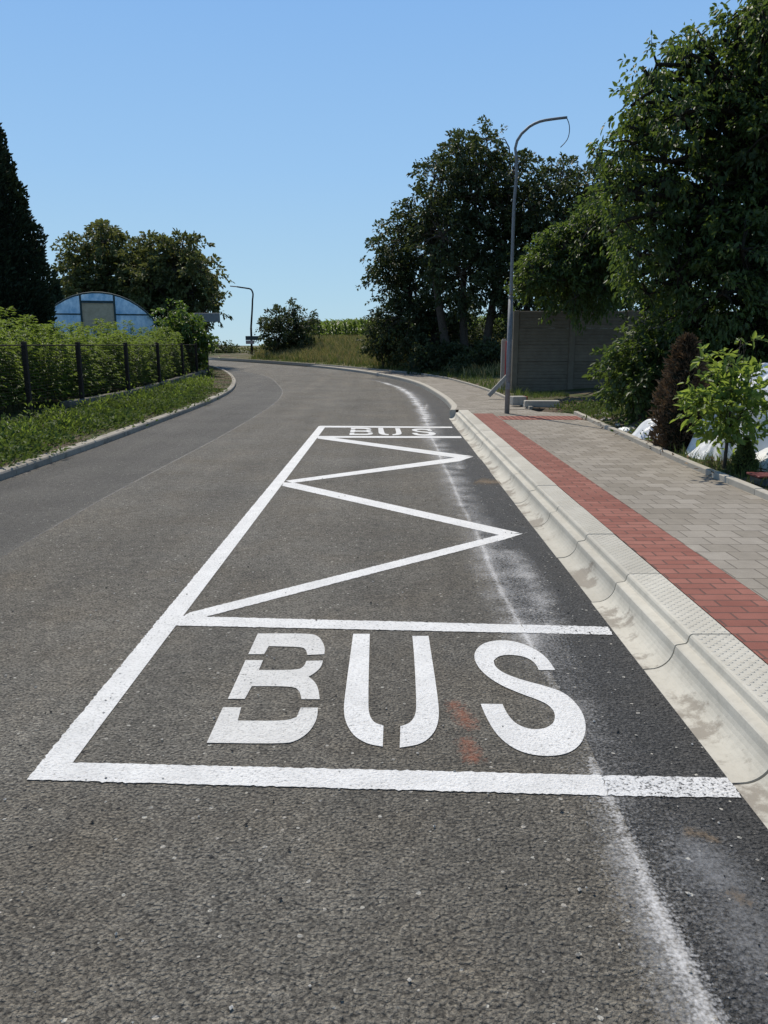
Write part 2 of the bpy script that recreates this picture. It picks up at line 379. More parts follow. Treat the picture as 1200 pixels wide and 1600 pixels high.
M['sign_back'] = mat_plain('sign grey back', (.16, .165, .165), (.24, .245, .24), 8, .55, .4)
M['sign_dark'] = mat_plain('sign dark face', (.025, .045, .05), (.05, .07, .075), 8, .5, .4)
M['sign_pale'] = mat_plain('sign pale face', (.34, .28, .28), (.42, .36, .36), 8, .5, .4)
M['frame_teal'] = mat_plain('polytunnel tube', (.03, .06, .065), (.05, .085, .09), 9, .6)
M['board'] = mat_plain('beige plywood', (.46, .39, .27), (.62, .54, .40), 7, .8)
M['red_lid'] = mat_plain('dull red plastic', (.10, .02, .02), (.16, .035, .03), 8, .5)
M['blue_bin'] = mat_plain('dark plastic', (.04, .05, .05), (.09, .1, .1), 8, .5)
def mat_film(name, c1, c2, tfac):
    g = G(name); nz = g.noise(2.3, g.map((1, 1, .6)), detail=6, rough=.7)
    col = g.mix(g.ramp(nz, [(.36, 0), (.62, 1)]), c1, c2)
    d = g.bsdf(col, .28, .5); t = g.n('BsdfTranslucent', Color=col)
    mx = g.n('MixShader', Fac=tfac); g.val(mx.node.inputs[1], d); g.val(mx.node.inputs[2], t)
    return g.out(mx)
M['film'] = mat_film('polytunnel film tinted with skylight', (.20, .40, .60), (.58, .75, .90), .65)  # blue of the skylight on the shaded side is put into the film colour
M['film_backlit'] = mat_film('polytunnel film with painted backlight', (.52, .58, .70), (.70, .75, .84), .6)  # brightness of the backlit rear wall is put into the colour
def mat_tarp():
    g = G('white tarp'); n1 = g.noise(5, detail=4)
    col = g.mix(g.ramp(n1, [(.3, 0), (.7, 1)]), (.62, .63, .64), (.76, .77, .78))
    return g.out(g.bsdf(col, .45, .45, g.noise(7, detail=3), .3, .03))
M['tarp'] = mat_tarp()
def mat_ground():
    g = G('verge soil and grass')
    at_ = g.n('Attribute', props={'attribute_name': 'dry'}).node.outputs['Fac']
    soil = g.mix(g.ramp(g.noise(3.5, detail=8, rough=.7), [(.3, 0), (.7, 1)]), (.085, .062, .042), (.20, .16, .115))
    gr = g.mix(g.ramp(g.noise(1.8, detail=7, rough=.7), [(.35, 0), (.65, 1)]), (.040, .060, .018), (.085, .10, .034))
    dry = g.mix(g.ramp(g.noise(.5, detail=7, rough=.7), [(.35, 0), (.65, 1)]), (.22, .18, .08), (.11, .125, .045))
    base = g.mix(g.ramp(g.noise(.8, detail=6, rough=.65), [(.42, 0), (.56, 1)]), soil, gr)
    col = g.mix(at_, base, dry)
    h = g.m_('ADD', g.noise(9, detail=7, rough=.7), g.m_('MULTIPLY', g.noise(45, detail=3), .4))
    return g.out(g.bsdf(col, .95, .15, h, 1.0, .05))
M['ground'] = mat_ground()

# ------------------------------------------------------------------ the plan of the street
LK = catmull([(-4.35, -6), (-4.42, 2), (-4.45, 8.8), (-4.45, 12.5), (-4.5, 15), (-4.58, 18.3), (-4.72, 21.8), (-5.06, 25.9), (-5.68, 29.9), (-6.65, 34.4), (-7.76, 38.5), (-8.85, 41.9), (-10.1, 45), (-13.6, 51), (-19.5, 57.5), (-31, 64.5), (-60, 72)], .4)
def rk_x(y): return 1.235 + .0088*y
RKS = np.array([(rk_x(y), y) for y in np.arange(-3, 16.51, .5)])
RKF = catmull([(rk_x(16.5)+.02, 16.5), (1.56, 17.9), (1.65, 20.2), (1.57, 23.9), (1.2, 29.1), (.62, 32.4), (-.02, 34.8), (-1.85, 39.9), (-4.9, 45.8), (-8.1, 50.6), (-12, 55.5), (-19.5, 62.8), (-31, 70.2), (-60, 78)], .4)
RK = np.concatenate([RKS, RKF[1:]])
BKN = catmull([(3.30, -3), (3.38, 3), (3.43, 6.9), (3.46, 8.7), (3.53, 10.3), (3.66, 13), (3.78, 15.4)], .4)
BKF = catmull([(3.12, 16.6), (3.12, 18), (3.22, 21), (3.17, 23.8), (2.85, 28), (2.3, 31.8), (1.25, 35), (0, 37.6), (-2.3, 41.6), (-5.75, 46.9), (-9.2, 51.8), (-12.9, 56.6), (-20.2, 63.9), (-31.6, 71.4), (-60, 79.3)], .4)
BK = np.concatenate([BKN, [[3.72, 15.7], [3.2, 16.0]], BKF])
CORR = np.concatenate([LK, BK[::-1]])

def tunnel_ground(x, y): return 0
def Hg(pts):
    x, y = pts[:, 0], pts[:, 1]; r = R(y)
    dl = poly_dist(pts, LK); dr = poly_dist(pts, BK); left = dl < dr
    zl = r + .10 + .06*ss(.2, 2, dl) + .25*ss(2.6, 6, dl)
    zr = S(y) + .03 + .10*np.sin(x*1.7+y)*np.sin(y*1.3)*ss(.4, 1.5, dr)*(1-ss(18, 24, y)) + .15*ss(.5, 3, dr)
    zr = zr + 1.0*ss(.8, 7.5, dr)*ss(25, 36, y)*ss(-10, -5.5, x)*(1-ss(70, 95, y))
    z = np.where(left, zl, zr)
    far = np.hypot(x, y)
    z = z + .5*np.sin(x*.02)*np.cos(y*.017)*ss(90, 300, far)
    return z

# ------------------------------------------------------------------ ground sheet
def build_ground():
    pts = []; zs = []
    def offs(P, d): return P + normals(P)*d
    edges = []
    def chain(P, zf):
        b = len(pts)
        for p in P: pts.append(tuple(p)); zs.append(zf(p))
        edges.extend((b+i, b+i+1) for i in range(len(P)-1))
    lk = LK[::2]; bkn = BKN; bkf = BKF[::2]
    chain(offs(lk, -.04), lambda p: float(R(p[1])) - .2); chain(offs(lk, -.12), lambda p: float(R(p[1])) + .085)
    chain(offs(bkn, .015), lambda p: float(S(p[1])) - .2); chain(offs(bkn, .065), lambda p: float(S(p[1])) + .03)
    chain(offs(bkf, .015), lambda p: float(S(p[1])) - .2); chain(offs(bkf, .065), lambda p: float(S(p[1])) + .03)
    g = []
    for sx, lim in ((.5, 14), (1.5, 75), (8, 200), (60, 900), (500, 4500)):
        xs = np.arange(-lim, lim+.01, sx)
        yy = np.arange(-lim if lim > 100 else -8, lim*1.6 if lim < 100 else lim, sx)
        X, Y = np.meshgrid(xs, yy); q = np.stack([X.ravel(), Y.ravel()], 1)
        if g:
            pl = prev; q = q[~((np.abs(q[:, 0]) <= pl[0]+.01) & (q[:, 1] <= pl[2]+.01) & (q[:, 1] >= pl[1]-.01))]
        prev = (lim, yy[0], yy[-1]); g.append(q)
    q = np.concatenate(g); q = q + RNG.uniform(-.08, .08, q.shape)
    d = np.minimum(poly_dist(q, LK), poly_dist(q, BK)); q = q[d > .3]
    ins = inside(q, CORR); z = np.where(ins, R(q[:, 1]) - .25, Hg(q))
    allp = [Vector(p) for p in pts] + [Vector(p) for p in q]
    allz = np.concatenate([zs, z])
    vo, eo, fo, ov, oe, of = delaunay_2d_cdt(allp, edges, [], 0, 1e-5)
    V = []
    for v, src in zip(vo, ov):
        if src: zz = allz[src[0]]
        else:
            p = np.array([[v[0], v[1]]]); zz = float(R(v[1])-.25) if inside(p, CORR)[0] else float(Hg(p)[0])
        V.append((v[0], v[1], zz))
    o = mesh_obj('ground', V, [tuple(f) for f in fo], M['ground'], smooth=False)
    a = o.data.attributes.new('dry', 'FLOAT', 'POINT'); P = np.array(V)
    dr = poly_dist(P[:, :2], BK); dl = poly_dist(P[:, :2], LK)
    val = ss(24, 32, P[:, 1])*(dr < dl)*ss(.4, 2.0, dr)*ss(-11, -7, P[:, 0])*(1-ss(3, 7, P[:, 0])) + .0*ss(80, 150, np.hypot(P[:, 0], P[:, 1]))
    a.data.foreach_set('value', np.clip(val, 0, 1).astype(np.float32))
    tag(o, kind='structure')
build_ground()
def ground_z(x, y): return float(Hg(np.array([[x, y]], float))[0])

# ------------------------------------------------------------------ road, patch, pavement
def strip(name, A, B, za, zb, m, n=200, cols=6, kind='structure'):
    fa = np.linspace(0, arclen(A)[-1], n); fb = np.linspace(0, arclen(B)[-1], n)
    a = resample(A, fa); b = resample(B, fb); V = []; Fc = []
    for i in range(n):
        for k in range(cols+1):
            t = k/cols; p = a[i]*(1-t) + b[i]*t
            V.append((p[0], p[1], (1-t)*float(za(p[1])) + t*float(zb(p[1]))))
    for i in range(n-1):
        for k in range(cols):
            q = i*(cols+1)+k; Fc.append((q, q+1, q+cols+2, q+cols+1))
    return tag(mesh_obj(name, V, Fc, m), kind=kind)
strip('road', LK, RK + normals(RK)*.03, R, R, M['asphalt'], 400, 8)
LANE = catmull([(-2.75, -6), (-2.83, 4), (-2.88, 8.4), (-2.85, 10.2), (-2.81, 13), (-2.83, 17), (-2.97, 21.5), (-3.34, 25.6), (-4.1, 29.9), (-5.25, 35), (-6.5, 38.3), (-8.3, 42), (-11.5, 46.8), (-15.5, 51.8), (-20.6, 56.6)], .4)
LKc = LK[(LK[:, 1] < 57.6)]
strip('road_lane', LKc, LANE, lambda y: R(y)+.0012, lambda y: R(y)+.0012, M['asphalt_lane'], 260, 6)
wig = np.array([.02*math.sin(y*5.1)+.012*math.sin(y*13.7) for y in range(200)])
SEAM = catmull([(.72, -1), (.77, .6), (.785, 1.5), (.81, 2.52), (.785, 4.15), (.79, 7), (.82, 11.6), (.88, 15.5), (.92, 18), (.9, 21.5), (.80, 24.7), (.5, 28.0), (0, 30.7), (-.8, 33.6)], .15)
SEAM[:, 0] += .008*np.sin(SEAM[:, 1]*2.3) + .003*np.sin(SEAM[:, 1]*9.1)
rkp = RK[(RK[:, 1] < 34.0) & (RK[:, 1] > -1.1)]
strip('asphalt_patch', SEAM, rkp + normals(rkp)*.02, lambda y: R(y)+.0012, lambda y: R(y)+.0012, M['asphalt_new'], 260, 3)

def ribbon(name, P, w0, w1, dz, m, shift=0.0):
    P = np.asarray(P, float); Nn = normals(P); L = arclen(P); n = len(P); V = []; UV = []; Fc = []
    for i in range(n):
        wd = w0 + (w1-w0)*L[i]/L[-1]
        for k in range(3):
            t = k/2; p = P[i] + Nn[i]*(wd*(t-.5)+shift)
            V.append((p[0], p[1], float(R(p[1]))+dz)); UV.append((t, L[i]/L[-1]))
    for i in range(n-1):
        for k in range(2): q = i*3+k; Fc.append((q, q+1, q+4, q+3))
    return mesh_obj(name, V, Fc, m, uv=UV)
sub = lambda P, a, b: P[(P[:, 1] >= a) & (P[:, 1] <= b)]
tag(ribbon('marking_dust', sub(SEAM, .6, 30), .42, .9, .0018, M['dust']), kind='structure')
tag(ribbon('marking_dust', sub(SEAM, .3, 2.75), .20, .07, .0022, M['dust_line'], -.02), kind='structure')
tag(ribbon('marking_dust', sub(SEAM, 2.75, 16.5), .07, .12, .0022, M['dust_line'], -.02), kind='structure')
tag(ribbon('marking_dust', catmull([(.93, .6), (1.0, 1.5), (.97, 2.35)], .2), .44, .36, .0030, M['dust_faint']), kind='structure')
tag(ribbon('marking_dust', sub(SEAM, .5, 2.6), .30, .16, .0016, M['dust_faint'], -.06), kind='structure')
tag(ribbon('marking_dust', sub(SEAM, 14.0, 33), .34, .42, .0026, M['dust_strong'], -.02), kind='structure')
for (P, wd) in (([(.92, 3.8), (.97, 4.9), (.95, 6.0)], .34), ([(.95, 9.5), (1.05, 11.5)], .3)):
    tag(ribbon('marking_dust', catmull(P, .2), wd, wd, .0030, M['dust']), kind='structure')
for a in (.35,):
    p0 = np.array([.92, 17.8]); p1 = p0 + np.array([math.sin(a)*.75, 3.4*math.cos(a)])
    tag(ribbon('marking_dust', catmull([p0, (p0+p1)/2, p1], .2), .22, .10, .0036, M['dust']), kind='structure')
for (P, wd) in (([gp(1065, 1300), gp(1100, 1305), gp(1130, 1320)], .09), ([gp(1130, 1390), gp(1180, 1420)], .10), ([gp(740, 752), gp(800, 756)], .7)):
    tag(ribbon('soil_stain', catmull(P, .05), wd, wd*.6, .0032, M['soil_stain']), kind='structure')

tag(ribbon('lane_joint', sub(LANE, 3, 50), .035, .09, .0022, M['seam_line']), kind='structure')
tag(ribbon('wheel_track', catmull([gp(u, v) for u, v in ((455, 574), (500, 585), (528, 602), (532, 625), (520, 660), (500, 710))], .3), .9, .45, .0016, M['track']), kind='structure')
# pavement
z_s = lambda y: S(y)
A1 = np.array([(rk_x(y)+.815, y) for y in np.arange(-1, 16.51, .5)])
b1 = BKN[(BKN[:, 1] > -1)]; B1 = np.concatenate([b1, [[3.72, 15.7], [3.2, 16.0], [3.12, 16.5]]])
ys = np.linspace(-1, 16.5, 120)
def interp_y(P, y): return np.interp(y, P[:, 1], P[:, 0])
A1 = np.stack([rk_x(ys)+.815, ys], 1); B1 = np.stack([interp_y(B1, ys), ys], 1)
pv = strip('sidewalk', A1, B1, z_s, z_s, M['pavers'], 120, 4)
A2 = RKF + normals(RKF)*.13; A2[0] = (rk_x(16.5)+.13, 16.5)
strip('sidewalk', A2, BKF, z_s, z_s, M['pavers'], 300, 4)
RA = np.array([(rk_x(y)+.415, y) for y in np.linspace(-1, 15.6, 80)]); RB = RA + np.array([.398, 0])
rt = strip('tactile_paving', RA, RB, z_s, z_s, M['red_pavers'], 80, 2)
EA = np.array([(rk_x(y)+.415, y) for y in np.linspace(15.602, 16.5, 8)])
strip('sidewalk', EA, EA + np.array([.398, 0]), z_s, z_s, M['pavers'], 8, 2)
sg = np.linspace(14.25, 15.0, 6)
strip('tactile_paving', np.stack([rk_x(sg)+.83, sg], 1), np.stack([interp_y(BKN, sg)-.02, sg], 1), lambda y: S(y)+.004, lambda y: S(y)+.004, M['ribs'], 6, 2)

# ------------------------------------------------------------------ kerbs
def sweep(P, prof, side=1):
    Nn = normals(P)*side; V = []; Fc = []; k = len(prof); n = len(P)
    for i in range(n):
        for (o, z) in prof: V.append((P[i][0]+Nn[i][0]*o, P[i][1]+Nn[i][1]*o, P[i][2]+z))
    for i in range(n-1):
        for j in range(k): 
            a, b = i*k+j, i*k+(j+1) % k
            Fc.append((a, b, b+k, a+k) if side < 0 else (a, a+k, b+k, b))
    Fc.append(tuple(range(k))); Fc.append(tuple((n-1)*k+j for j in range(k-1, -1, -1)))
    return V, Fc
KP = [(0, -.12), (0, .002), (.03, .004)] + [(.03+.112*math.sin(t), .004+.112*(1-math.cos(t))*1.0) for t in np.linspace(.2, 1.5, 8)] + \
     [(.1455, .124), (.152, .129), (.196, .137), (.203, .146), (.209, .172), (.216, .181), (.226, .185), (.41, .186), (.41, -.12)]
def kassel():
    n = 3; P = np.array([(0, t, 0) for t in np.linspace(.006, .994, n)]); V = []; Fc = []
    k = len(KP)
    for i in range(n):
        for (o, z) in KP: V.append((o, P[i][1], z))
    for i in range(n-1):
        for j in range(k): a, b = i*k+j, i*k+(j+1) % k; Fc.append((a, a+k, b+k, b))
    Fc.append(tuple(range(k))); Fc.append(tuple((n-1)*k+j for j in range(k-1, -1, -1)))
    return mesh_obj('kerb_stone', V, Fc, M['kassel'])
k0 = kassel()
for i in range(17):
    o = k0 if i == 0 else k0.copy()
    if i: COL.objects.link(o)
    y = -.5 + i; o.location = (rk_x(y)+random.uniform(-.002, .002), y, float(R(y))+random.uniform(-.0015, .0015)); o.rotation_euler = (0, 0, -math.atan(.0088))
    tag(o, 'pale bus stop kerb stone with curved gutter face and studded top', 'kerb stone', 'bus stop kerb stones along the red paving')
gm = MB(); gm.box((.207, 0, 0), (.4, 17.2, .1))
PK = [(0, -.15), (0, .075), (.012, .095), (.03, .10), (.148, .104), (.148, -.15)]
PKR = [(0, -.15), (0, .10), (.012, .122), (.03, .131), (.13, .131), (.13, -.15)]
PE = [(0, -.1), (0, .055), (.006, .062), (.074, .062), (.08, .055), (.08, -.1)]
def kerb_run(P2, z, prof, side, s0, s1, step, m, label, group):
    L = arclen(P2); s = s0
    while s < s1 - .2:
        e = min(s+step, s1); seg = resample(P2, np.linspace(s+.004, e-.004, 4)); seg3 = np.column_stack([seg, z(seg[:, 1]) + random.uniform(-.003, .003)])
        c = seg3.mean(0); V, Fc = sweep(seg3 - c, prof, side); o = mesh_obj('kerb_stone', V, Fc, m); o.location = c
        tag(o, label, 'kerb stone', group); s = e
LL = arclen(LK); iy = lambda P, y: float(arclen(P)[np.argmin(np.abs(P[:, 1]-y))])
s_a, s_b = iy(LK, 5.0), iy(LK, 43)
kerb_run(LK, R, PK, -1, s_a, s_b, 1.0, M['kerb'], 'grey concrete kerb stone edging the weedy left verge', 'kerb stones along the left verge')
seg = resample(LK, np.arange(s_b, LL[-1], .8)); V, Fc = sweep(np.column_stack([seg, R(seg[:, 1])]), PK, -1)
tag(mesh_obj('kerb', V, Fc, M['kerb']), kind='structure')
seg = resample(RKF, np.arange(0.02, arclen(RKF)[-1], .5)); V, Fc = sweep(np.column_stack([seg, S(seg[:, 1])-.131]), PKR, 1)
tag(mesh_obj('kerb', V, Fc, M['kerb_pale']), kind='structure')
kerb_run(BKN, S, PE, 1, .0, arclen(BKN)[-1], 1.0, M['kerb_pale'], 'slim concrete edging stone behind the grey pavers', 'edging stones behind the bus stop pavement')
seg = resample(BKF, np.arange(0, arclen(BKF)[-1], .5)); V, Fc = sweep(np.column_stack([seg, S(seg[:, 1])]), PE, 1)
tag(mesh_obj('kerb', V, Fc, M['kerb_pale']), kind='structure')

# ------------------------------------------------------------------ road markings
def flat_poly(name, pts, dz, m, parent=None):
    Q = ragged(pts); V = [(p[0], p[1], float(R(p[1]))+dz) for p in Q]
    o = mesh_obj(name, V, [tuple(range(len(V)))], m, parent)
    if o.data.polygons[0].normal.z < 0: o.data.flip_normals()
    return o
RAG = np.random.default_rng(77)
def ragged(pts, step=.014, amp=.0022):       # paint rolled on coarse asphalt has a slightly ragged edge
    P = np.array(pts); out = []
    for a, b in zip(P, np.roll(P, -1, 0)):
        L = np.linalg.norm(b-a); n = max(1, int(L/step)) if a[1] < 7 else 1; t = (b-a)/max(L, 1e-6); nn = np.array([t[1], -t[0]])
        for k in range(n): out.append(a + (b-a)*k/n + (nn*RAG.normal()*amp if k else 0))
    return out
def px(L): return [gp(u, v) for u, v in L]
def lerp_x(a, b, x): t = (x-a[0])/(b[0]-a[0]); return (x, a[1]+(b[1]-a[1])*t)
def marking(pts, dz, m, label):
    return tag(flat_poly('road_marking', pts, dz, m), label, 'road marking')
marking(px([(62, 1194), (498, 666), (509, 666.6), (114, 1192.5)]), 0.0038, M['paint'], 'long thick white line along the left side of the bus bay')
mk = marking(px([(64, 1191.5), (940, 1212.5), (949, 1244.5), (42, 1219.5)]), 0.0042, M['paint'], 'nearest white cross line, below the large BUS lettering')
flat_poly('fresh_end', px([(940.5, 1212.5), (1137, 1217), (1158, 1248), (949.5, 1244.5)]), 0.0046, M['paint_rough'], mk)
mk = marking(px([(297, 964), (814, 977), (822, 990), (262, 978), (274, 963.5)]), 0.0043, M['paint'], 'white cross line just above the large BUS lettering')
flat_poly('fresh_end', px([(814.5, 977), (950, 980.5), (957, 993), (822.5, 990)]), 0.0046, M['paint_rough'], mk)
marking(px([(284, 965), (297, 957.5), (783, 835.5), (818, 834), (790, 843), (325, 963.5), (305, 966)]), 0.0034, M['paint'], 'wide diagonal white line slanting up to the nearer zigzag tip')
marking(px([(443, 754), (461, 755), (812, 833), (783, 837), (441, 759.5)]), 0.0031, M['paint'], 'diagonal white line falling to the nearer zigzag tip')
marking(px([(446, 751.5), (714, 715), (740, 713.5), (718, 721), (457, 755)]), 0.0035, M['paint'], 'diagonal white line slanting up to the farther zigzag tip')
marking(px([(497, 682.6), (511, 682.8), (738, 713), (712, 715.6), (496, 685.4)]), 0.0031, M['paint_far'], 'thin diagonal white line falling to the farther zigzag tip')
marking(px([(497, 681.6), (720, 682), (721.5, 684.8), (495.5, 684.3)]), 0.0043, M['paint_far'], 'far white cross line just below the small BUS lettering')
marking(px([(500, 665.6), (706, 667), (707, 669), (500, 668.2)]), 0.0044, M['paint_far'], 'farthest white line closing the bus bay')
B_ = [[(187, 56), (335, 56), (356, 62), (370, 76), (378, 98), (376, 115), (328, 117), (324, 102), (312, 94), (218, 92), (205, 115), (160, 115)],
      [(152, 132), (202, 132), (190, 160), (300, 160), (318, 150), (325, 134), (372, 133), (368, 150), (350, 168), (331, 179), (348, 192), (359, 212), (363, 243), (311, 243), (306, 220), (288, 206), (170, 206), (150, 242), (102, 242)],
      [(88, 266), (140, 266), (130, 304), (268, 305), (297, 294), (309, 267), (358, 267), (355, 302), (332, 338), (300, 360), (266, 370), (42, 367)]]
U_ = [[(458, 57), (505, 57), (500, 262), (505, 292), (519, 311), (544, 318), (542, 378), (500, 371), (462, 350), (440, 318), (430, 280), (436, 218)],
      [(626, 63), (672, 63), (690, 180), (702, 268), (700, 310), (685, 344), (650, 372), (590, 381), (592, 320), (618, 312), (634, 291), (638, 260), (632, 130)]]
S_ = [[(1032, 160), (985, 160), (976, 141), (950, 123), (908, 116), (872, 119), (857, 133), (860, 150), (887, 170), (940, 189), (1010, 207), (1062, 226), (1100, 264), (1117, 300), (1119, 335), (1106, 370), (1075, 395), (1030, 405), (985, 404), (940, 395), (898, 374), (860, 338), (832, 287), (820, 256), (882, 257), (895, 285), (920, 314), (960, 329), (998, 328), (1024, 315), (1033, 294), (1025, 270), (998, 250), (930, 226), (870, 200), (822, 165), (801, 130), (804, 104), (827, 83), (870, 74), (920, 78), (970, 97), (1008, 124)]]
def smooth(pts, it=2):                      # round the gentle turns of an outline, keep its corners
    P = [np.array(p, float) for p in pts]
    for _ in range(it):
        Q = []
        for i in range(len(P)):
            a, b, c = P[i-1], P[i], P[(i+1) % len(P)]; u, v = b-a, c-b
            cs = (u@v)/max(np.linalg.norm(u)*np.linalg.norm(v), 1e-9)
            Q += [b] if cs < .72 or cs > .9995 else [b-u*.25, b+v*.25]
        P = Q
    return P
cv = lambda L: [gp(300+x*.55, 960+y*.55) for x, y in smooth(L)]
nearB = [np.array(gp(*p)) for p in ((115, 1190), (1137, 1217), (957, 993), (283, 979))]
farB = [np.array(gp(*p)) for p in ((505, 681.8), (720, 682.2), (706, 669), (511, 668))]
def to_far(p):
    x0, y0 = (nearB[0][0]+nearB[3][0])/2, (nearB[0][1]+nearB[1][1])/2
    x1, y1 = (nearB[1][0]+nearB[2][0])/2, (nearB[3][1]+nearB[2][1])/2
    s, t = (p[0]-x0)/(x1-x0), (p[1]-y0)/(y1-y0)
    return tuple((farB[0]*(1-s)+farB[1]*s)*(1-t) + (farB[3]*(1-s)+farB[2]*s)*t)
for far in (0, 1):
    e = empty('road_lettering', (0, 0, 0), 'small white word BUS painted in the far end of the bay' if far else 'large white word BUS painted across the near end of the bay', 'lettering', 'painted BUS words')
    for nm, LT in (('letter', B_), ('letter', U_), ('letter', S_)):
        V = []; Fc = []
        for piece in LT:
            pts = cv(piece); pts = [to_far(p) for p in pts] if far else pts
            b = len(V); V += [(p[0], p[1], float(R(p[1]))+0.0040) for p in pts]; Fc.append(tuple(range(b, len(V))))
        o = mesh_obj(nm, V, Fc, (M['paint_far'] if far else (M['paint_worn'] if LT is B_ else M['paint'])), e)
        for p in o.data.polygons:
            if p.normal.z < 0: p.flip()
for (P, wd) in (([gp(703, 1092), gp(722, 1118), gp(738, 1146)], .15), ([gp(722, 1150), gp(745, 1196)], .13)):
    ss_ = catmull(P, .03)
    tag(ribbon('spray_mark', ss_, wd, wd, 0.0036, M['orange']), 'faded orange spray mark beside the letter S' if wd > .14 else 'small orange spray dab below the larger orange mark', 'spray mark')

# ------------------------------------------------------------------ foliage
def unit(v): return v/np.maximum(np.linalg.norm(v, axis=-1, keepdims=True), 1e-9)
def leaf_mesh(P, A, Nrm, ln, wd, fold=.18):
    n = len(P); A = unit(A); Sd = unit(np.cross(A, Nrm)); Nn = np.cross(Sd, A)
    ln = np.broadcast_to(np.asarray(ln, float), (n,))[:, None]; wd = np.broadcast_to(np.asarray(wd, float), (n,))[:, None]
    V = np.empty((n, 6, 3)); V[:, 0] = P
    V[:, 1] = P + A*ln*.33 - Sd*wd*.5 + Nn*wd*fold; V[:, 2] = P + A*ln*.70 - Sd*wd*.36 + Nn*(wd*fold - ln*.05)
    V[:, 3] = P + A*ln - Nn*ln*.14; V[:, 4] = P + A*ln*.70 + Sd*wd*.36 + Nn*(wd*fold - ln*.05); V[:, 5] = P + A*ln*.33 + Sd*wd*.5 + Nn*wd*fold
    b = (np.arange(n)*6)[:, None]
    Fc = np.concatenate([b + np.array([[0, 3, 2, 1]]), b + np.array([[0, 5, 4, 3]])])
    return V.reshape(-1, 3), Fc
def join(parts):
    V = []; Fc = []; b = 0
    for v, f in parts: V.append(v); Fc.append(f + b); b += len(v)
    return np.concatenate(V), np.concatenate(Fc)
def clumps(lobes, n, spread=1.12):
    C = np.array([l[0] for l in lobes]); r = np.array([l[1] for l in lobes]); w = r**2.3; w = w/w.sum()
    idx = RNG.choice(len(lobes), n, p=w); d = unit(RNG.normal(size=(n, 3)))
    rad = RNG.uniform(.12, 1, n)**(1/2.4)*spread*RNG.uniform(.85, 1.12, n)
    return C[idx] + d*(r[idx]*rad)[:, None], d, idx
def crown_mesh(lobes, n_cl, per, cl_r, ln, wd, droop=.45, flat=.65, cull=.3, gap=1.5):
    C, D, idx = clumps(lobes, n_cl, 1.02)
    f = gap/np.mean([l[1] for l in lobes]); ph = RNG.uniform(0, 6.28, 6); q = C*f
    nz = np.sin(q[:, 0]*2.1+ph[0]+1.3*np.sin(q[:, 2]*1.7+ph[3]))*np.sin(q[:, 1]*.7+ph[1]) + np.sin(q[:, 2]*2.6+ph[2]+1.1*np.sin(q[:, 0]*2.3+ph[4]))*.8 + .5*np.sin(q[:, 0]*5.1+q[:, 1]*1.5+q[:, 2]*3.7+ph[5])
    kp = nz > np.quantile(nz, cull); C, D, idx = C[kp], D[kp], idx[kp]; n_cl = len(C)
    k = RNG.integers(int(per*.5), int(per*1.5), n_cl); rep = np.repeat(np.arange(n_cl), k); n = len(rep)
    dirs = unit(D + RNG.normal(size=(n_cl, 3))*.45 + np.array([0, 0, .25])); ell = RNG.uniform(1.2, 3.4, n_cl)*cl_r
    t = RNG.uniform(0, 1, n); side = np.clip(RNG.normal(size=(n, 3)), -1.7, 1.7)*np.array([1, 1, flat])*(cl_r*.42*(1.15-.7*t))[:, None]
    off = dirs[rep]*(ell[rep]*t)[:, None] + side; off[:, 2] -= (ell[rep]*t*t)*.45
    P = C[rep] + off; off = side + dirs[rep]*.3*cl_r
    tips = C + dirs*ell[:, None]; tips[:, 2] -= ell*.45
    A = unit(off)*.7 + D[rep]*.5 + RNG.normal(size=(n, 3))*.55; A[:, 2] -= droop
    Nn = RNG.normal(size=(n, 3))*.75; Nn[:, 2] += 1.0
    s = RNG.uniform(.5, 1.45, n)
    return leaf_mesh(P, A, Nn, ln*s, wd*s), np.concatenate([C, tips], 1), idx
def bend(a, b, k=.12, n=5):
    a, b = Vector(a), Vector(b); L = (b-a).length; j = Vector(RNG.normal(size=3))*L*k*.5
    return [a.lerp(b, t) + j*math.sin(t*math.pi) + Vector((0, 0, L*k*math.sin(t*math.pi))) for t in np.linspace(0, 1, n)]
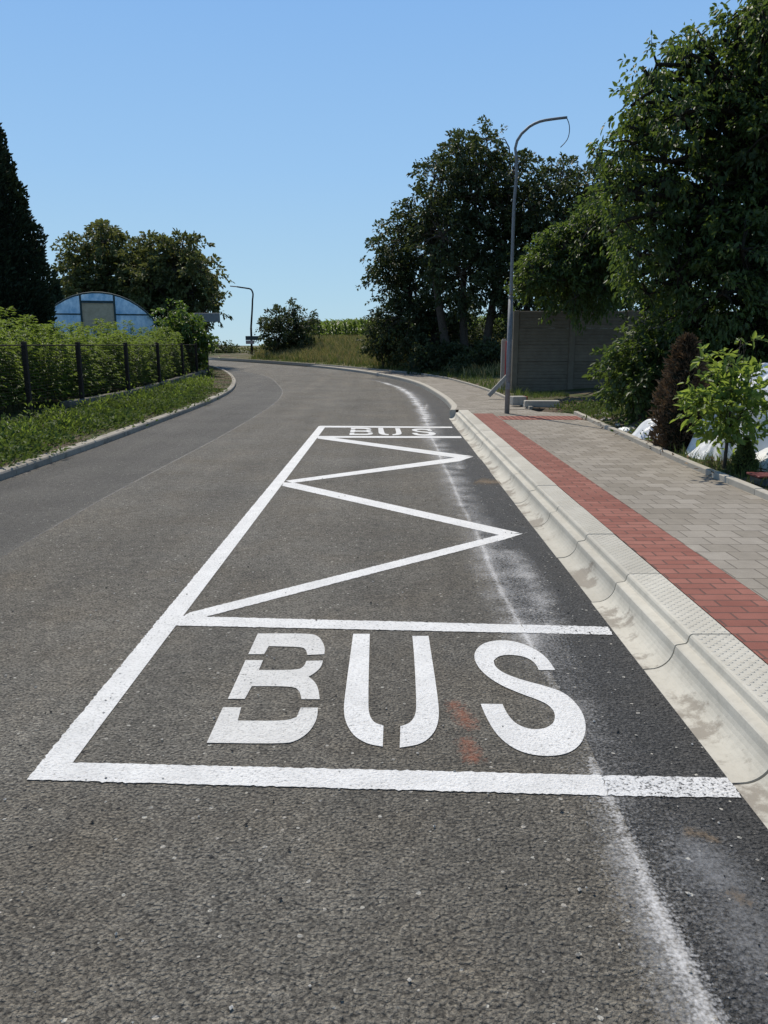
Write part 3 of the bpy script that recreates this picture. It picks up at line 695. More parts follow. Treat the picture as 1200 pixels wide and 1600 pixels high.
def tree(name, base, lobes, label, cat, leafm, n_cl, per, cl_r, ln, wd, trunk_r=.16, stems=None, group=None, twigs=.25, droop=.45, bark='bark', fork=.35, cull=.3):
    root = empty(name, base, label, cat, group); b = Vector(base)
    LB = [(np.array(l[0]) - np.array(base), l[1]) for l in lobes]
    (V, Fc), C, idx = crown_mesh(LB, n_cl, per, cl_r, ln, wd, droop, cull=cull); n_cl = len(C)
    mesh_obj('crown', V, Fc, M[leafm], root)
    cen = np.average([l[0] for l in LB], axis=0, weights=[l[1]**2 for l in LB])
    tr = MB(); st = stems or [(0, 0)]
    tops = []
    for (dx, dy) in st:
        top = Vector((cen[0]*.45+dx*2.2, cen[1]*.45+dy*2.2, cen[2]*.95))
        pts = bend((dx, dy, -.15), top, .06, 7); r0 = trunk_r/math.sqrt(len(st))*1.1
        tr.tube(pts, [r0*(1.25 if i == 0 else 1-.11*i) for i in range(7)], 9); tops.append((pts, r0))
    tr.build('trunk', M[bark], root, True)
    lm = MB()
    for (c, r) in LB:
        pts, r0 = min(tops, key=lambda q: (q[0][-1] - Vector(c)).length)
        h = np.clip((c[2]-pts[0].z)/max(.1, pts[-1].z-pts[0].z)*.7, fork, 1)
        i = h*6; a = pts[int(i)].lerp(pts[min(6, int(i)+1)], i-int(i))
        rr = r0*.22; lm.tube(bend(a, c, .16, 6), [rr*(1-.13*q) for q in range(6)], 6)
    ks = RNG.choice(n_cl, int(n_cl*twigs), replace=False)
    for k in ks:
        c = LB[idx[k]][0]
        lm.tube(bend(c, C[k][:3], .1, 4)+[Vector(C[k][3:])], [trunk_r*.09, trunk_r*.07, trunk_r*.05, trunk_r*.035, .002], 4, cap=False)
    lm.build('branches', M[bark], root, True)
    return root
def lob(L, Y, thick=2, dy=1.0, seed=0, sat=2):
    rs = np.random.default_rng(seed); out = []
    for (u, v, r) in L:
        for k in range(thick):
            yy = Y + (k - (thick-1)/2)*dy + rs.uniform(-.3, .3)*dy; p = at(u + rs.uniform(-.2, .2)*r*(k > 0), v + rs.uniform(-.15, .25)*r*(k > 0), yy)
            out.append((tuple(p), r*.9/F*yy))
        for k in range(sat):
            a = rs.uniform(0, 6.28); q = rs.uniform(.75, 1.12); yy = Y + rs.uniform(-.6, .6)*dy
            out.append((tuple(at(u + math.cos(a)*r*q, v + math.sin(a)*r*q, yy)), r*rs.uniform(.22, .42)/F*yy))
    return out
def base_at(u, v, Y):
    p = at(u, v, Y); return (p.x, Y, ground_z(p.x, Y))

# right side: the tall multi-stemmed group beyond the fence
tree('deciduous_tree', base_at(735, 580, 36), lob([(742, 255, 42), (690, 285, 38), (800, 275, 40), (745, 310, 55), (668, 335, 34), (690, 370, 50), (770, 370, 60), (830, 330, 42), (835, 390, 45), (720, 430, 55), (790, 430, 45), (820, 490, 40), (760, 220, 24), (715, 235, 22)], 36, 2, 2.0, 1),
     'tallest dark tree with several stems standing behind the street lamp', 'tree', 'leaf_dark', 2600, 24, .24, .15, .085, .36, [(-.95, 0), (-.2, .3), (.55, -.1)], 'dark trees at the bend', twigs=.2, fork=.3)
tree('deciduous_tree', base_at(668, 580, 38.5), lob([(625, 375, 34), (605, 400, 26), (660, 390, 38), (615, 445, 34), (650, 450, 40), (690, 470, 40), (640, 505, 36), (605, 500, 22), (680, 530, 38), (720, 540, 36), (655, 550, 26)], 38.5, 2, 1.6, 2),
     'lower bushy dark tree at the left edge of the dark tree group', 'tree', 'leaf_dark', 1500, 24, .24, .15, .085, .24, [(-.3, 0), (.3, .2)], 'dark trees at the bend', twigs=.2)
tree('deciduous_tree', base_at(870, 580, 35), lob([(880, 275, 26), (915, 290, 28), (850, 285, 28), (905, 310, 30), (860, 330, 36), (905, 360, 40), (940, 340, 30), (870, 400, 40), (920, 420, 40), (845, 450, 36), (900, 470, 36), (960, 400, 36), (960, 450, 30), (990, 470, 30), (1040, 480, 40)], 35, 2, 1.6, 3),
     'dark tree rising above the concrete fence between the lamp and the walnut', 'tree', 'leaf_dark', 1500, 24, .24, .15, .085, .26, None, 'dark trees at the bend', twigs=.2)
for i, (u, v, Y, L, lab) in enumerate((
    (606, 576, 39.5, [(600, 520, 22), (590, 540, 16), (618, 540, 20), (606, 495, 15)], 'thin many stemmed bush beside the grass bank at the bend'),
    (790, 578, 33, [(770, 560, 32), (740, 565, 22), (800, 545, 30), (720, 572, 16)], 'low shadowed undergrowth bush behind the street lamp'),
    (760, 575, 42, [(700, 535, 38), (750, 520, 34), (790, 535, 38), (660, 540, 30), (820, 550, 30), (720, 565, 26)], 'shadowed thicket behind the stems of the dark trees'),
    (690, 578, 35, [(690, 560, 24), (660, 566, 18), (712, 560, 20)], 'low dark bush under the dark tree group'))):
    tree('shrub', base_at(u, v, Y), lob(L, Y, 2, .8, 10+i), lab, 'shrub', 'leaf_dark', 420 if Y < 41 else 1100, 20, .2, .12, .075, .07, [(-.2, 0), (.2, 0), (0, .15)], 'shrubs under the dark trees')

# the walnut at right
tree('walnut_tree', (7.6, 14.6, ground_z(7.6, 14.6)), lob([(1165, 20, 34), (1155, 60, 30), (1200, 60, 55), (1250, 20, 60), (1080, 85, 34), (1030, 100, 28), (1015, 125, 26), (985, 190, 26), (962, 240, 26), (955, 300, 26), (975, 345, 24), (1085, 70, 22), (1120, 120, 42), (1180, 140, 50), (1010, 160, 34), (1060, 180, 44), (1130, 200, 55), (1210, 210, 60), (990, 225, 34), (1040, 255, 50), (1110, 290, 60), (1190, 300, 65), (975, 290, 26), (1020, 330, 42), (1080, 370, 60), (1160, 390, 60), (1000, 400, 40), (1060, 430, 50), (1130, 460, 55), (1210, 420, 60), (1010, 460, 30), (1090, 500, 46), (1180, 510, 60), (1260, 330, 90), (1290, 180, 80), (1270, 480, 80)], 13.4, 2, 1.6, 4),
     'large overhanging walnut tree filling the right side above the saplings', 'tree', 'leaf_walnut', 7800, 17, .13, .088, .042, .3, None, None, twigs=.2, droop=1.0, cull=.5, bark='bark_dark', fork=.5)
tree('walnut_tree', (6.2, 24.6, ground_z(6.2, 24.6)), lob([(850, 420, 30), (835, 445, 20), (880, 390, 36), (920, 360, 36), (930, 410, 44), (880, 440, 34), (960, 380, 40), (940, 455, 30), (900, 465, 18), (965, 330, 30)], 20.5, 2, 1.0, 5),
     'yellow green walnut bough hanging over the left end of the concrete fence', 'tree', 'leaf_walnut', 1500, 20, .16, .11, .052, .18, None, None, twigs=.3, droop=.9)
# shrub before the concrete fence, and a dark one added for the shade behind
tree('shrub', base_at(1005, 650, 13.4), lob([(1000, 540, 32), (975, 575, 30), (1020, 580, 40), (990, 610, 34), (1040, 540, 40), (1050, 610, 36), (1010, 640, 22), (1080, 570, 40)], 13.4, 2, .7, 6),
     'glossy leafed shrub growing against the concrete fence', 'shrub', 'leaf_walnut', 950, 18, .13, .09, .048, .08, [(-.15, 0), (.15, .1), (0, -.1)], None, droop=.6)
tree('shrub', (6.6, 14.2, ground_z(6.6, 14.2)), lob([(1090, 560, 60), (1150, 560, 60), (1210, 540, 70), (1130, 620, 60), (1200, 620, 70), (1270, 560, 90), (1090, 640, 40)], 14.2, 2, 1.0, 8),
     'dense black green shrub filling in for the deep shade behind the brown thuja', 'shrub', 'leaf_conifer', 900, 22, .22, .14, .08, .1, [(-.3, 0), (.3, .1)], None)
tree('sapling_tree', base_at(1131, 737, 8.35), lob([(1152, 560, 20), (1145, 590, 30), (1115, 610, 28), (1175, 600, 30), (1100, 640, 28), (1140, 640, 38), (1180, 645, 34), (1205, 620, 24), (1120, 668, 26), (1165, 680, 26), (1085, 620, 16), (1162, 538, 12), (1100, 565, 12)], 8.35, 2, .35, 9),
     'bright green young tree on a thin stem beside the pavement edging', 'tree', 'leaf_lime', 400, 9, .05, .085, .042, .022, None, None, droop=.25, twigs=.6, bark='bark', fork=.45)

# left side: trees behind the polytunnel, the small tree by the far lamp
tree('orchard_tree', base_at(165, 560, 47), lob([(165, 380, 26), (125, 395, 24), (195, 395, 24), (115, 430, 24), (155, 425, 34), (195, 430, 30), (135, 465, 34), (185, 470, 34), (105, 470, 20), (170, 360, 12)], 47, 2, 2.2, 12),
     'lighter loose crowned tree behind the left half of the polytunnel', 'tree', 'leaf_mid', 1000, 24, .30, .20, .12, .3, None, 'trees behind the polytunnel', twigs=.35)
tree('orchard_tree', base_at(280, 560, 45), lob([(255, 395, 26), (290, 395, 24), (225, 415, 26), (275, 425, 38), (315, 425, 24), (240, 450, 36), (300, 460, 36), (325, 450, 16), (215, 470, 30), (270, 490, 36), (320, 485, 22), (330, 470, 14)], 45, 2, 2.2, 13),
     'darker rounded tree behind the right half of the polytunnel', 'tree', 'leaf_mid', 1400, 26, .30, .20, .12, .3, None, 'trees behind the polytunnel', twigs=.25)
tree('small_tree', base_at(450, 558, 54), lob([(455, 490, 14), (430, 500, 15), (475, 502, 14), (450, 512, 20), (425, 520, 14), (470, 525, 16), (440, 535, 18), (486, 500, 8), (416, 500, 7), (455, 545, 14)], 54, 2, 1.2, 14),
     'small round tree on the bank beside the far street lamp', 'tree', 'leaf_dark', 560, 22, .26, .17, .09, .14, [(-.2, 0), (.2, .1)], None)
for i, (u, v, Y, L) in enumerate(((352, 566, 66, [(350, 549, 13), (366, 553, 11), (338, 546, 11), (358, 555, 10)]), (385, 566, 69, [(382, 553, 11), (370, 554, 11), (394, 554, 10), (405, 554, 10)]), (412, 566, 62, [(410, 552, 10), (424, 548, 10), (400, 556, 9), (434, 545, 9)]), (318, 566, 68, [(325, 545, 14), (305, 540, 16)]))):
    tree('shrub', base_at(u, v, Y), lob(L, Y, 2, 1, 20+i), ('low dark bush at the road crest nearest the fence corner', 'low bush at the road crest left of the far lamp', 'pale low bush between far lamp and small tree', 'low bush mostly hidden behind the fence corner')[i], 'shrub', ('leaf_dark', 'leaf_mid', 'leaf_mid', 'leaf_dark')[i], 130, 16, .22, .2, .1, .06, None, 'low bushes at the road crest')
# vine covered mound at the fence corner
tree('vine_bush', base_at(290, 590, 33.6), lob([(272, 488, 18), (290, 500, 24), (262, 510, 20), (305, 520, 20), (285, 530, 26), (318, 520, 12), (255, 535, 20), (310, 545, 20), (325, 545, 12), (280, 560, 26)], 33.6, 2, .8, 30),
     'bright green climbing vine heaped over the corner of the fence', 'bush', 'leaf_vine', 420, 20, .17, .13, .10, .08, [(-.2, 0), (.2, 0)], None)

# conifers
def conifer(name, base, H, rad, label, leafm, n, ln, wd, core=True, group=None, taper=1.0, rough_=1.0, low=.72, jit=.38):
    root = empty(name, base, label, 'conifer', group)
    t = RNG.uniform(0, 1, n)**1.2; a = RNG.uniform(0, 2*math.pi, n)
    prof = lambda t: rad*np.clip((1-t)**taper*1.06, 0, None)*np.clip(low+t*(1-low)*3, 0, 1)
    bump_ = 1 + rough_*(.10*np.sin(a*5+t*14) + .07*np.sin(a*11-t*31) + .06*np.sin(a*3+t*55))
    r = prof(t)*bump_*RNG.uniform(.86, 1.06, n)
    P = np.stack([r*np.cos(a), r*np.sin(a), t*H], 1)
    A = np.stack([np.cos(a)*.6, np.sin(a)*.6, np.full(n, .55)], 1) + RNG.normal(size=(n, 3))*jit
    Nn = np.stack([np.cos(a+1.2), np.sin(a+1.2), np.full(n, .2)], 1) + RNG.normal(size=(n, 3))*.5
    s = RNG.uniform(.6, 1.4, n)
    V, Fc = leaf_mesh(P, A, Nn, ln*s, wd*s, .1)
    mesh_obj('foliage', V, Fc, M[leafm], root)
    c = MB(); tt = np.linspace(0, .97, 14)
    c.tube([(0, 0, q*H) for q in tt], [max(.01, float(prof(q))*.84) for q in tt], 18); c.build('light_block', M['core'], root, True)  # opaque dark core added inside the foliage to block light
    m = MB(); m.tube([(0, 0, -.1), (0, 0, H*.5)], [rad*.09, rad*.05], 8); m.build('trunk', M['bark'], root, True)
    return root
conifer('conifer', (-13.55, 25, ground_z(-13.55, 25)), 9.6, 3.05, 'huge black green conifer at the left edge of the street', 'leaf_conifer', 74000, .13, .055, taper=.42, rough_=.45, low=.86, jit=.30)
conifer('conifer', (-15.6, 38, ground_z(-15.6, 38)), 3.9, .8, 'small dark conifer tip between the huge conifer and the polytunnel', 'leaf_conifer', 2500, .2, .09)
b_ = base_at(1060, 700, 10.0); conifer('dead_thuja', (b_[0], b_[1], b_[2]), 1.42, .30, 'dried brown thuja beside the young green tree', 'leaf_brown', 5200, .075, .02, taper=.5, rough_=2.4)
b_ = base_at(1152, 745, 8.05); conifer('dwarf_conifer', (b_[0]+.06, b_[1], b_[2]), .36, .135, 'tiny green dwarf conifer behind the pavement edging', 'leaf_thuja', 2600, .032, .012, taper=.8)

# ------------------------------------------------------------------ tall weeds, verge, grasses, maize
def hemp(H):
    parts = []; st = MB(); lean = RNG.normal(size=2)*.10
    z = .25
    spine = lambda z: np.array([lean[0]*(z/H)**2*H*.6, lean[1]*(z/H)**2*H*.6, z])
    st.tube([spine(q) for q in np.linspace(0, H, 6)], [.012, .011, .009, .007, .005, .002], 5)
    P = []; A = []; Nn = []; ln = []; a0 = RNG.uniform(0, 6.28)
    while z < H:
        f = z/H; reach = .34*(1-f)**.7 + .07; nb = 3 if f < .85 else 4
        for k in range(nb):
            a = a0 + k*2*math.pi/nb + RNG.uniform(-.4, .4); d = np.array([math.cos(a), math.sin(a), .45])
            for q in ((.45, .75, 1.0) if reach > .2 else (.6, 1.0)):
                p = spine(z) + d*reach*q + RNG.normal(size=3)*.015
                for j in range(5):
                    b = a + (j-2)*.55 + RNG.uniform(-.15, .15)
                    P.append(p); A.append((math.cos(b), math.sin(b), -.25+RNG.uniform(-.35, .25) + .5*(f > .88))); Nn.append((RNG.normal()*.3, RNG.normal()*.3, 1))
                    ln.append((.165 - .014*abs(j-2)*2)*(1-.35*f)*RNG.uniform(.8, 1.25))
        a0 += 1.1; z += .115 - .05*f
    V, Fc = leaf_mesh(np.array(P), np.array(A), np.array(Nn), np.array(ln), np.array(ln)*.25)
    return st, V, Fc
protos = []
for k in range(6):
    H = (1.45, 1.75, 2.05, 1.3, 1.9, 1.6)[k]; st, V, Fc = hemp(H)
    e = empty('tall_weed', (0, 0, 0), 'tall palmate leaved weed crowding behind the wire fence', 'weed plant', 'tall weeds behind the wire fence')
    st.build('stem', M['bark_green'], e, True); mesh_obj('foliage', V, Fc, M['leaf_hemp'], e); protos.append(e)
FEN = catmull([(-7.3, 7), (-7.15, 12), (-7.0, 15.3), (-6.88, 18), (-6.9, 21), (-7.2, 25), (-7.6, 30), (-7.95, 35)], .3)
FN = normals(FEN); fl = arclen(FEN); used = set()
rs = np.random.default_rng(5); spots = []
for row, (d, stp) in enumerate(((.50, .33), (.85, .36), (1.3, .42), (1.9, .6), (2.8, .8))):
    s = rs.uniform(.2, .6)
    while s < fl[-1] - .3:
        p = resample(FEN, [s])[0]; i = min(len(FN)-1, int(s/.3)); q = p - FN[i]*(d + rs.uniform(-.15, .15)); spots.append((q[0], q[1], row)); s += stp*rs.uniform(.75, 1.3)
for i, (x, y, row) in enumerate(spots):
    k = int(rs.integers(0, 6)); o = protos[k] if k not in used else copy_tree(protos[k]); used.add(k)
    o.location = (x, y, ground_z(x, y)-.02); sc = (rs.uniform(.78, .98) if row < 3 else rs.uniform(.84, 1.06))*(1.0 - .0*y); o.scale = (sc*1.05, sc*1.05, sc); o.rotation_euler = (0, 0, rs.uniform(0, 6.28))
for k in range(6):
    if k not in used: o = protos[k]; o.location = (-9, 14+k, ground_z(-9, 14+k))

def scatter_leaves(name, label, pts, n_per, r, hgt, ln, wd, m, up=.5):
    rep = np.repeat(np.arange(len(pts)), n_per); n = len(rep); P = pts[rep].copy()
    rr = np.asarray(r)[rep] if hasattr(r, '__len__') else np.full(n, r); hh = np.asarray(hgt)[rep] if hasattr(hgt, '__len__') else np.full(n, hgt)
    o = RNG.normal(size=(n, 3))*.5; P[:, 0] += o[:, 0]*rr; P[:, 1] += o[:, 1]*rr
    P[:, 2] += np.abs(RNG.normal(size=n))*.5*hh*np.exp(-(o[:, 0]**2+o[:, 1]**2))
    A = np.stack([o[:, 0], o[:, 1], np.full(n, up)], 1) + RNG.normal(size=(n, 3))*.4
    Nn = RNG.normal(size=(n, 3))*.5; Nn[:, 2] += 1; s = RNG.uniform(.6, 1.4, n)
    V, Fc = leaf_mesh(P, A, Nn, ln*s, wd*s); o = mesh_obj(name, V, Fc, m); tag(o, label, name.replace('_', ' '), kind='stuff'); return o
# weeds on the left verge
s = rs.uniform(iy(LK, 6), iy(LK, 25), 620); d = rs.uniform(.22, 1.95, 620)
p = resample(LK, s); nn = normals(LK); ii = np.clip(np.searchsorted(LL, s), 0, len(nn)-1); p = p - nn[ii]*d[:, None]
dens = .35 + .65*np.clip(np.sin(p[:, 1]*1.9)*.5+.5+d*.2, 0, 1); keep = rs.uniform(0, 1, 620) < dens*np.clip((27-p[:, 1])/6, 0.0, 1)
p = p[keep]; hh = rs.uniform(.05, .22, len(p))*np.where(rs.uniform(0, 1, len(p)) < .10, 2.6, 1.0)
PZ = np.column_stack([p, Hg(p)])
scatter_leaves('verge_weeds', 'leafy green weeds covering the verge between left kerb and fence', PZ, 55, .30, hh, .065, .036, M['leaf_weed'])
s = rs.uniform(iy(LK, 24), iy(LK, 46), 160); d = rs.uniform(.8, 2.4, 160); q = resample(LK, s) - nn[np.clip(np.searchsorted(LL, s), 0, len(nn)-1)]*d[:, None]
scatter_leaves('verge_weeds', 'sparse low weeds on the gravelly verge at the fence corner', np.column_stack([q, Hg(q)]), 18, .25, .15, .08, .04, M['leaf_weed'])
# taller weeds by the fence, and dry litter along both edges
s = rs.uniform(iy(LK, 8), iy(LK, 30), 90); d = rs.uniform(.7, 2.1, 90); q = resample(LK, s) - nn[np.clip(np.searchsorted(LL, s), 0, len(nn)-1)]*d[:, None]
scatter_leaves('tall_verge_weeds', 'taller leafy weeds standing out of the low verge weeds', np.column_stack([q, Hg(q)]), 46, .26, rs.uniform(.12, .34, 90)*np.where(np.arange(90) % 9 == 0, 1.9, 1.0), .07, .03, M['leaf_hemp'], 1.0)
s = rs.uniform(iy(LK, 5), iy(LK, 46), 2600); d = .2 + np.abs(rs.normal(size=2600))*.55; q = resample(LK, s) - nn[np.clip(np.searchsorted(LL, s), 0, len(nn)-1)]*d[:, None]
scatter_leaves('dry_litter', 'dry leaf litter and crumbs behind the left kerb stones', np.column_stack([q, Hg(q)+.01]), 2, .12, .02, .035, .018, M['litter'], .05)
q = np.column_stack([rs.uniform(3.5, 7.5, 1500), rs.uniform(7.5, 19, 1500)]); q = q[(~inside(q, CORR)) & (poly_dist(q, BK) > .12)]
scatter_leaves('dry_litter', 'dry leaves and twigs littering the bare soil below the walnut', np.column_stack([q, Hg(q)+.012]), 5, .25, .04, .06, .022, M['litter'], .05)
q = q[(q[:, 1] > 10.5) & (q[:, 1] < 17)][::3]
scatter_leaves('low_weeds', 'low weeds sprouting from the soil behind the edging stones', np.column_stack([q, Hg(q)]), 22, .16, .18, .06, .028, M['leaf_weed'])
def blades(name, label, P2, H, wd, m, lean=.35):
    n = len(P2); z = Hg(P2); P = np.column_stack([P2, z-.01]); a = RNG.uniform(0, 6.28, n); hh = H*RNG.uniform(.5, 1.3, n)
    sd = np.stack([np.cos(a), np.sin(a), 0*a], 1)*wd; tip = P + np.stack([RNG.normal(size=n)*lean*hh, RNG.normal(size=n)*lean*hh, hh], 1)
    mid = P*.45 + tip*.55; mid[:, 2] += hh*.1
    V = np.stack([P-sd, P+sd, mid+sd*.7, tip, mid-sd*.7], 1).reshape(-1, 3); b = (np.arange(n)*5)[:, None]
    o = mesh_obj(name, V, np.concatenate([b+np.array([[0, 1, 2, 4]]), b+np.array([[4, 2, 3, 3]])])[:n], m)
    return o
def blades2(name, label, P2, H, wd, m, lean=.35):
    n = len(P2); z = Hg(P2); P = np.column_stack([P2, z-.01]); a = RNG.uniform(0, 6.28, n); hh = H*RNG.uniform(.5, 1.3, n)
    sd = np.stack([np.cos(a), np.sin(a), 0*a], 1)*wd; dx = np.stack([RNG.normal(size=n)*lean*hh, RNG.normal(size=n)*lean*hh, 0*hh], 1); up = np.stack([0*hh, 0*hh, hh], 1)
    V = np.stack([P-sd, P+sd, P+sd*.7+dx*.3+up*.55, P+sd*.1+dx+up, P-sd*.1+dx+up, P-sd*.7+dx*.3+up*.55], 1).reshape(-1, 3); b = (np.arange(n)*6)[:, None]
    o = mesh_obj(name, V, np.concatenate([b+np.array([[0, 1, 2, 5]]), b+np.array([[5, 2, 3, 4]])]), m)
    return tag(o, label, 'grass', kind='stuff')
q = np.column_stack([rs.uniform(-9, 7, 60000), rs.uniform(30, 62, 60000)]); dr = poly_dist(q, BK); q = q[(~inside(q, CORR)) & (dr > .9) & (dr < 9) & (poly_dist(q, LK) > dr)]
sel = rs.uniform(0, 1, len(q)) < .48
blades2('bank_grass', 'dry straw coloured grass covering the bank at the bend', q[sel], .42, .022, M['grass_dry'])
blades2('bank_grass', 'green tufts among the dry grass on the bank', q[~sel], .36, .022, M['grass'])
q = np.column_stack([rs.uniform(-9, 4, 26000), rs.uniform(20, 58, 26000)]); dr = poly_dist(q, BK); q = q[(~inside(q, CORR)) & (dr > .08) & (dr < 1.5) & (poly_dist(q, LK) > dr)]
blades2('bank_grass', 'green grass fringe along the back of the far pavement', q, .2, .014, M['grass'])
q = np.column_stack([rs.uniform(3.4, 7.5, 22000), rs.uniform(6.5, 22, 22000)]); dr = poly_dist(q, BK)
nz = np.sin(q[:, 0]*2.3+1)*np.sin(q[:, 1]*1.1+.4)
q = q[(~inside(q, CORR)) & (dr > .1) & ((nz > .25) | ((q[:, 1] < 10.2) & (dr < .8)))]
blades2('verge_grass', 'rough green grass patches behind the pavement edging', q, .12, .006, M['grass'])
# maize on top of the bank
def maize():
    V = []; Fc = []
    rows = []
    for i in range(2600):
        x = rs.uniform(-9, 9); y = rs.uniform(43, 75); rows.append((x, y))
    q = np.array(rows); d = poly_dist(q, BK); lim = np.clip(8.6 + (q[:, 1]-45)*.0, 7.8, 9); q = q[(~inside(q, CORR)) & (d > lim) & (d < 22) & (q[:, 0] > -6.5 + (q[:, 1]-52)*0.0)]
    z = Hg(q); n = len(q); Ps = []; As = []; Ns = []; ln = []
    for k in range(13):
        h = .2 + k*.095; a = rs.uniform(0, 6.28, n)
        Ps.append(np.column_stack([q, z+h])); As.append(np.stack([np.cos(a), np.sin(a), np.full(n, .55 + .3*(k > 9))], 1)); Ns.append(np.stack([-np.cos(a)*.3, -np.sin(a)*.3, np.ones(n)], 1)); ln.append(rs.uniform(.4, .65, n))
    Ps.append(np.column_stack([q, z])); As.append(np.tile([0, 0, 1.], (n, 1))); Ns.append(np.tile([1., 0, 0], (n, 1))); ln.append(np.full(n, 1.6))
    ln = np.concatenate(ln)
    V, Fc = leaf_mesh(np.concatenate(Ps), np.concatenate(As), np.concatenate(Ns), ln, np.where(ln > 1.2, .05, .12))
    tag(mesh_obj('maize_field', V, Fc, M['leaf_corn']), 'green maize crop standing along the top of the bank', 'maize', kind='stuff')
maize()

# ------------------------------------------------------------------ the wire fence at left
def wire_fence():
    e = empty('wire_fence', (-7.0, 15.3, ground_z(-7.0, 15.3)), 'dark wire mesh fence with rusty posts along the tall weeds', 'fence'); off = Vector(e.location)
    ps = []
    for u in (-190, -65, 38, 130, 198, 250, 287, 309, 326):
        r = ray(u, 600); k = r[0]/r[1]; f = FEN[:, 0] - k*FEN[:, 1]; i = int(np.argmin(np.abs(f))); ps.append((FEN[i][0], FEN[i][1]))
    ps = [(x, y) for x, y in ps]; ps = list(dict.fromkeys(ps))
    for j, (x, y) in enumerate(ps):
        m = MB(); z0 = ground_z(x, y); big = j == len(ps)-1
        m.box((x-off.x, y-off.y, (z0+1.60)/2 - .1 - off.z), (.09 if not big else .2, .09 if not big else .2, 1.60 - z0 + .2), bev=.008); m.build('fence_post', M['rust'], e)
    m = MB()
    pth = sub(FEN, min(p[1] for p in ps), max(p[1] for p in ps))
    for z in np.arange(.42, 1.52, .062):
        m.tube([(x-off.x, y-off.y, z-off.z) for x, y in pth[::3]], .0026, 4, False)
    L = arclen(pth)
    for s in np.arange(0, L[-1], .10):
        p = resample(pth, [s])[0]; m.tube([(p[0]-off.x, p[1]-off.y, .40-off.z), (p[0]-off.x, p[1]-off.y, 1.52-off.z)], .0020, 3, False)
    m.build('wire_mesh', M['dark_metal'], e)
    m = MB()
    for a, b in zip(ps[:-1], ps[1:]):
        m.tube([(a[0]-off.x, a[1]-off.y, 1.53-off.z), (b[0]-off.x, b[1]-off.y, 1.53-off.z)], .012, 6)
    m.build('rail', M['rust'], e)
    pl_ = sub(FEN, 16.5, 34.9); P3 = np.column_stack([pl_, R(pl_[:, 1]) + .0]) - np.array(off); V, Fc = sweep(P3, [(-.1, -.15), (-.1, .33), (-.09, .34), (.09, .34), (.1, .33), (.1, -.15)], 1)
    mesh_obj('plinth', V, Fc, M['plinth'], e)
    # the return leg behind the corner
    x, y = ps[-1]; m = MB()
    for z in np.arange(.6, 1.58, .12): m.tube([(x-off.x, y-off.y, z-off.z), (x-3.5-off.x, y+2.5-off.y, z-off.z)], .004, 4, False)
    m.tube([(x-off.x, y-off.y, 1.58-off.z), (x-3.5-off.x, y+2.5-off.y, 1.58-off.z)], .02, 6)
    m.build('return_wire', M['dark_metal'], e)
    return ps
FPS = wire_fence()

# ------------------------------------------------------------------ polytunnel
def polytunnel():
    c = at(156, 520, 33); base = Vector((c.x, 33, ground_z(c.x, 33)))
    yaw = math.radians(14.5); e = empty('polytunnel', base, 'arched film polytunnel behind the tall weeds, tinted blue for skylight', 'polytunnel', rz=yaw)
    top = at(156, 457, 33).z - base.z; Rr = 2.7; hc = top - Rr; Lg = 13.5
    if hc < .2: hc = .2
    n = 24; arc = [(Rr*math.cos(t), hc + Rr*math.sin(t)) for t in np.linspace(0, math.pi, n)]
    arc = [(Rr, -.1)] + arc + [(-Rr, -.1)]
    V = []; Fc = []; ny = 14; k = len(arc)
    for i in range(ny):
        y = Lg*i/(ny-1); sag = 0.0 if i % 2 == 0 else -.025
        for (x, z) in arc: V.append((x*(1+sag/Rr), y, z+sag))
    for i in range(ny-1):
        for j in range(k-1): Fc.append((i*k+j, i*k+j+1, (i+1)*k+j+1, (i+1)*k+j))
    mesh_obj('film_cover', V, Fc, M['film'], e, True)
    for i in (0, 2, 4, 6, 8, 10, 12, 13):
        m = MB(); y = Lg*i/13 + (-.03 if i == 0 else 0); m.tube([(x*.995 if i else x*1.012, y, z if i == 0 else z-.02) for x, z in arc], .035 if i == 0 else .025, 6); m.build('hoop', M['frame_teal'], e, True)
    V = [(x*.99, .02, z*.995) for x, z in arc]; mesh_obj('end_film', V, [tuple(range(len(V)))], M['film'], e)
    V = [(x*.99, Lg-.02, z*.995) for x, z in arc]; mesh_obj('end_film', V, [tuple(range(len(V)))], M['film_backlit'], e)
    # added pale half round on the front, paints the bright rear wall showing through
    a2 = [(1.75*math.cos(t), -.1 + (hc+1.35)*math.sin(t)) for t in np.linspace(0, math.pi, 18)]
    mesh_obj('rear_light', [(x, -.01, z) for x, z in a2], [tuple(range(18))], M['film_backlit'], e)
    m = MB(); hw = .62; wt = hc + Rr*.86; wb = wt - 1.02
    for sx in (-1, 1):
        zt = hc + math.sqrt(Rr*Rr-hw*hw); m.box((sx*(hw+.04), -.05, zt/2), (.075, .06, zt))
    zb = top - .88; hx = math.sqrt(Rr*Rr-(zb-hc)**2)
    for sx in (-1, 1): m.box((sx*(hw+.08+hx)/2, -.05, zb), (hx-hw-.08, .05, .06))
    m.build('end_frame', M['frame_teal'], e)
    f = MB(); 
    for z in (wt, wb): f.box((0, -.05, z), (2*hw, .08, .09))
    w_ = f.build('vent_window', M['frame_teal'], e); p = MB(); p.box((0, -.03, (wt+wb)/2), (2*hw, .03, 1.02-.1)); p.build('panel', M['board'], w_)
polytunnel()

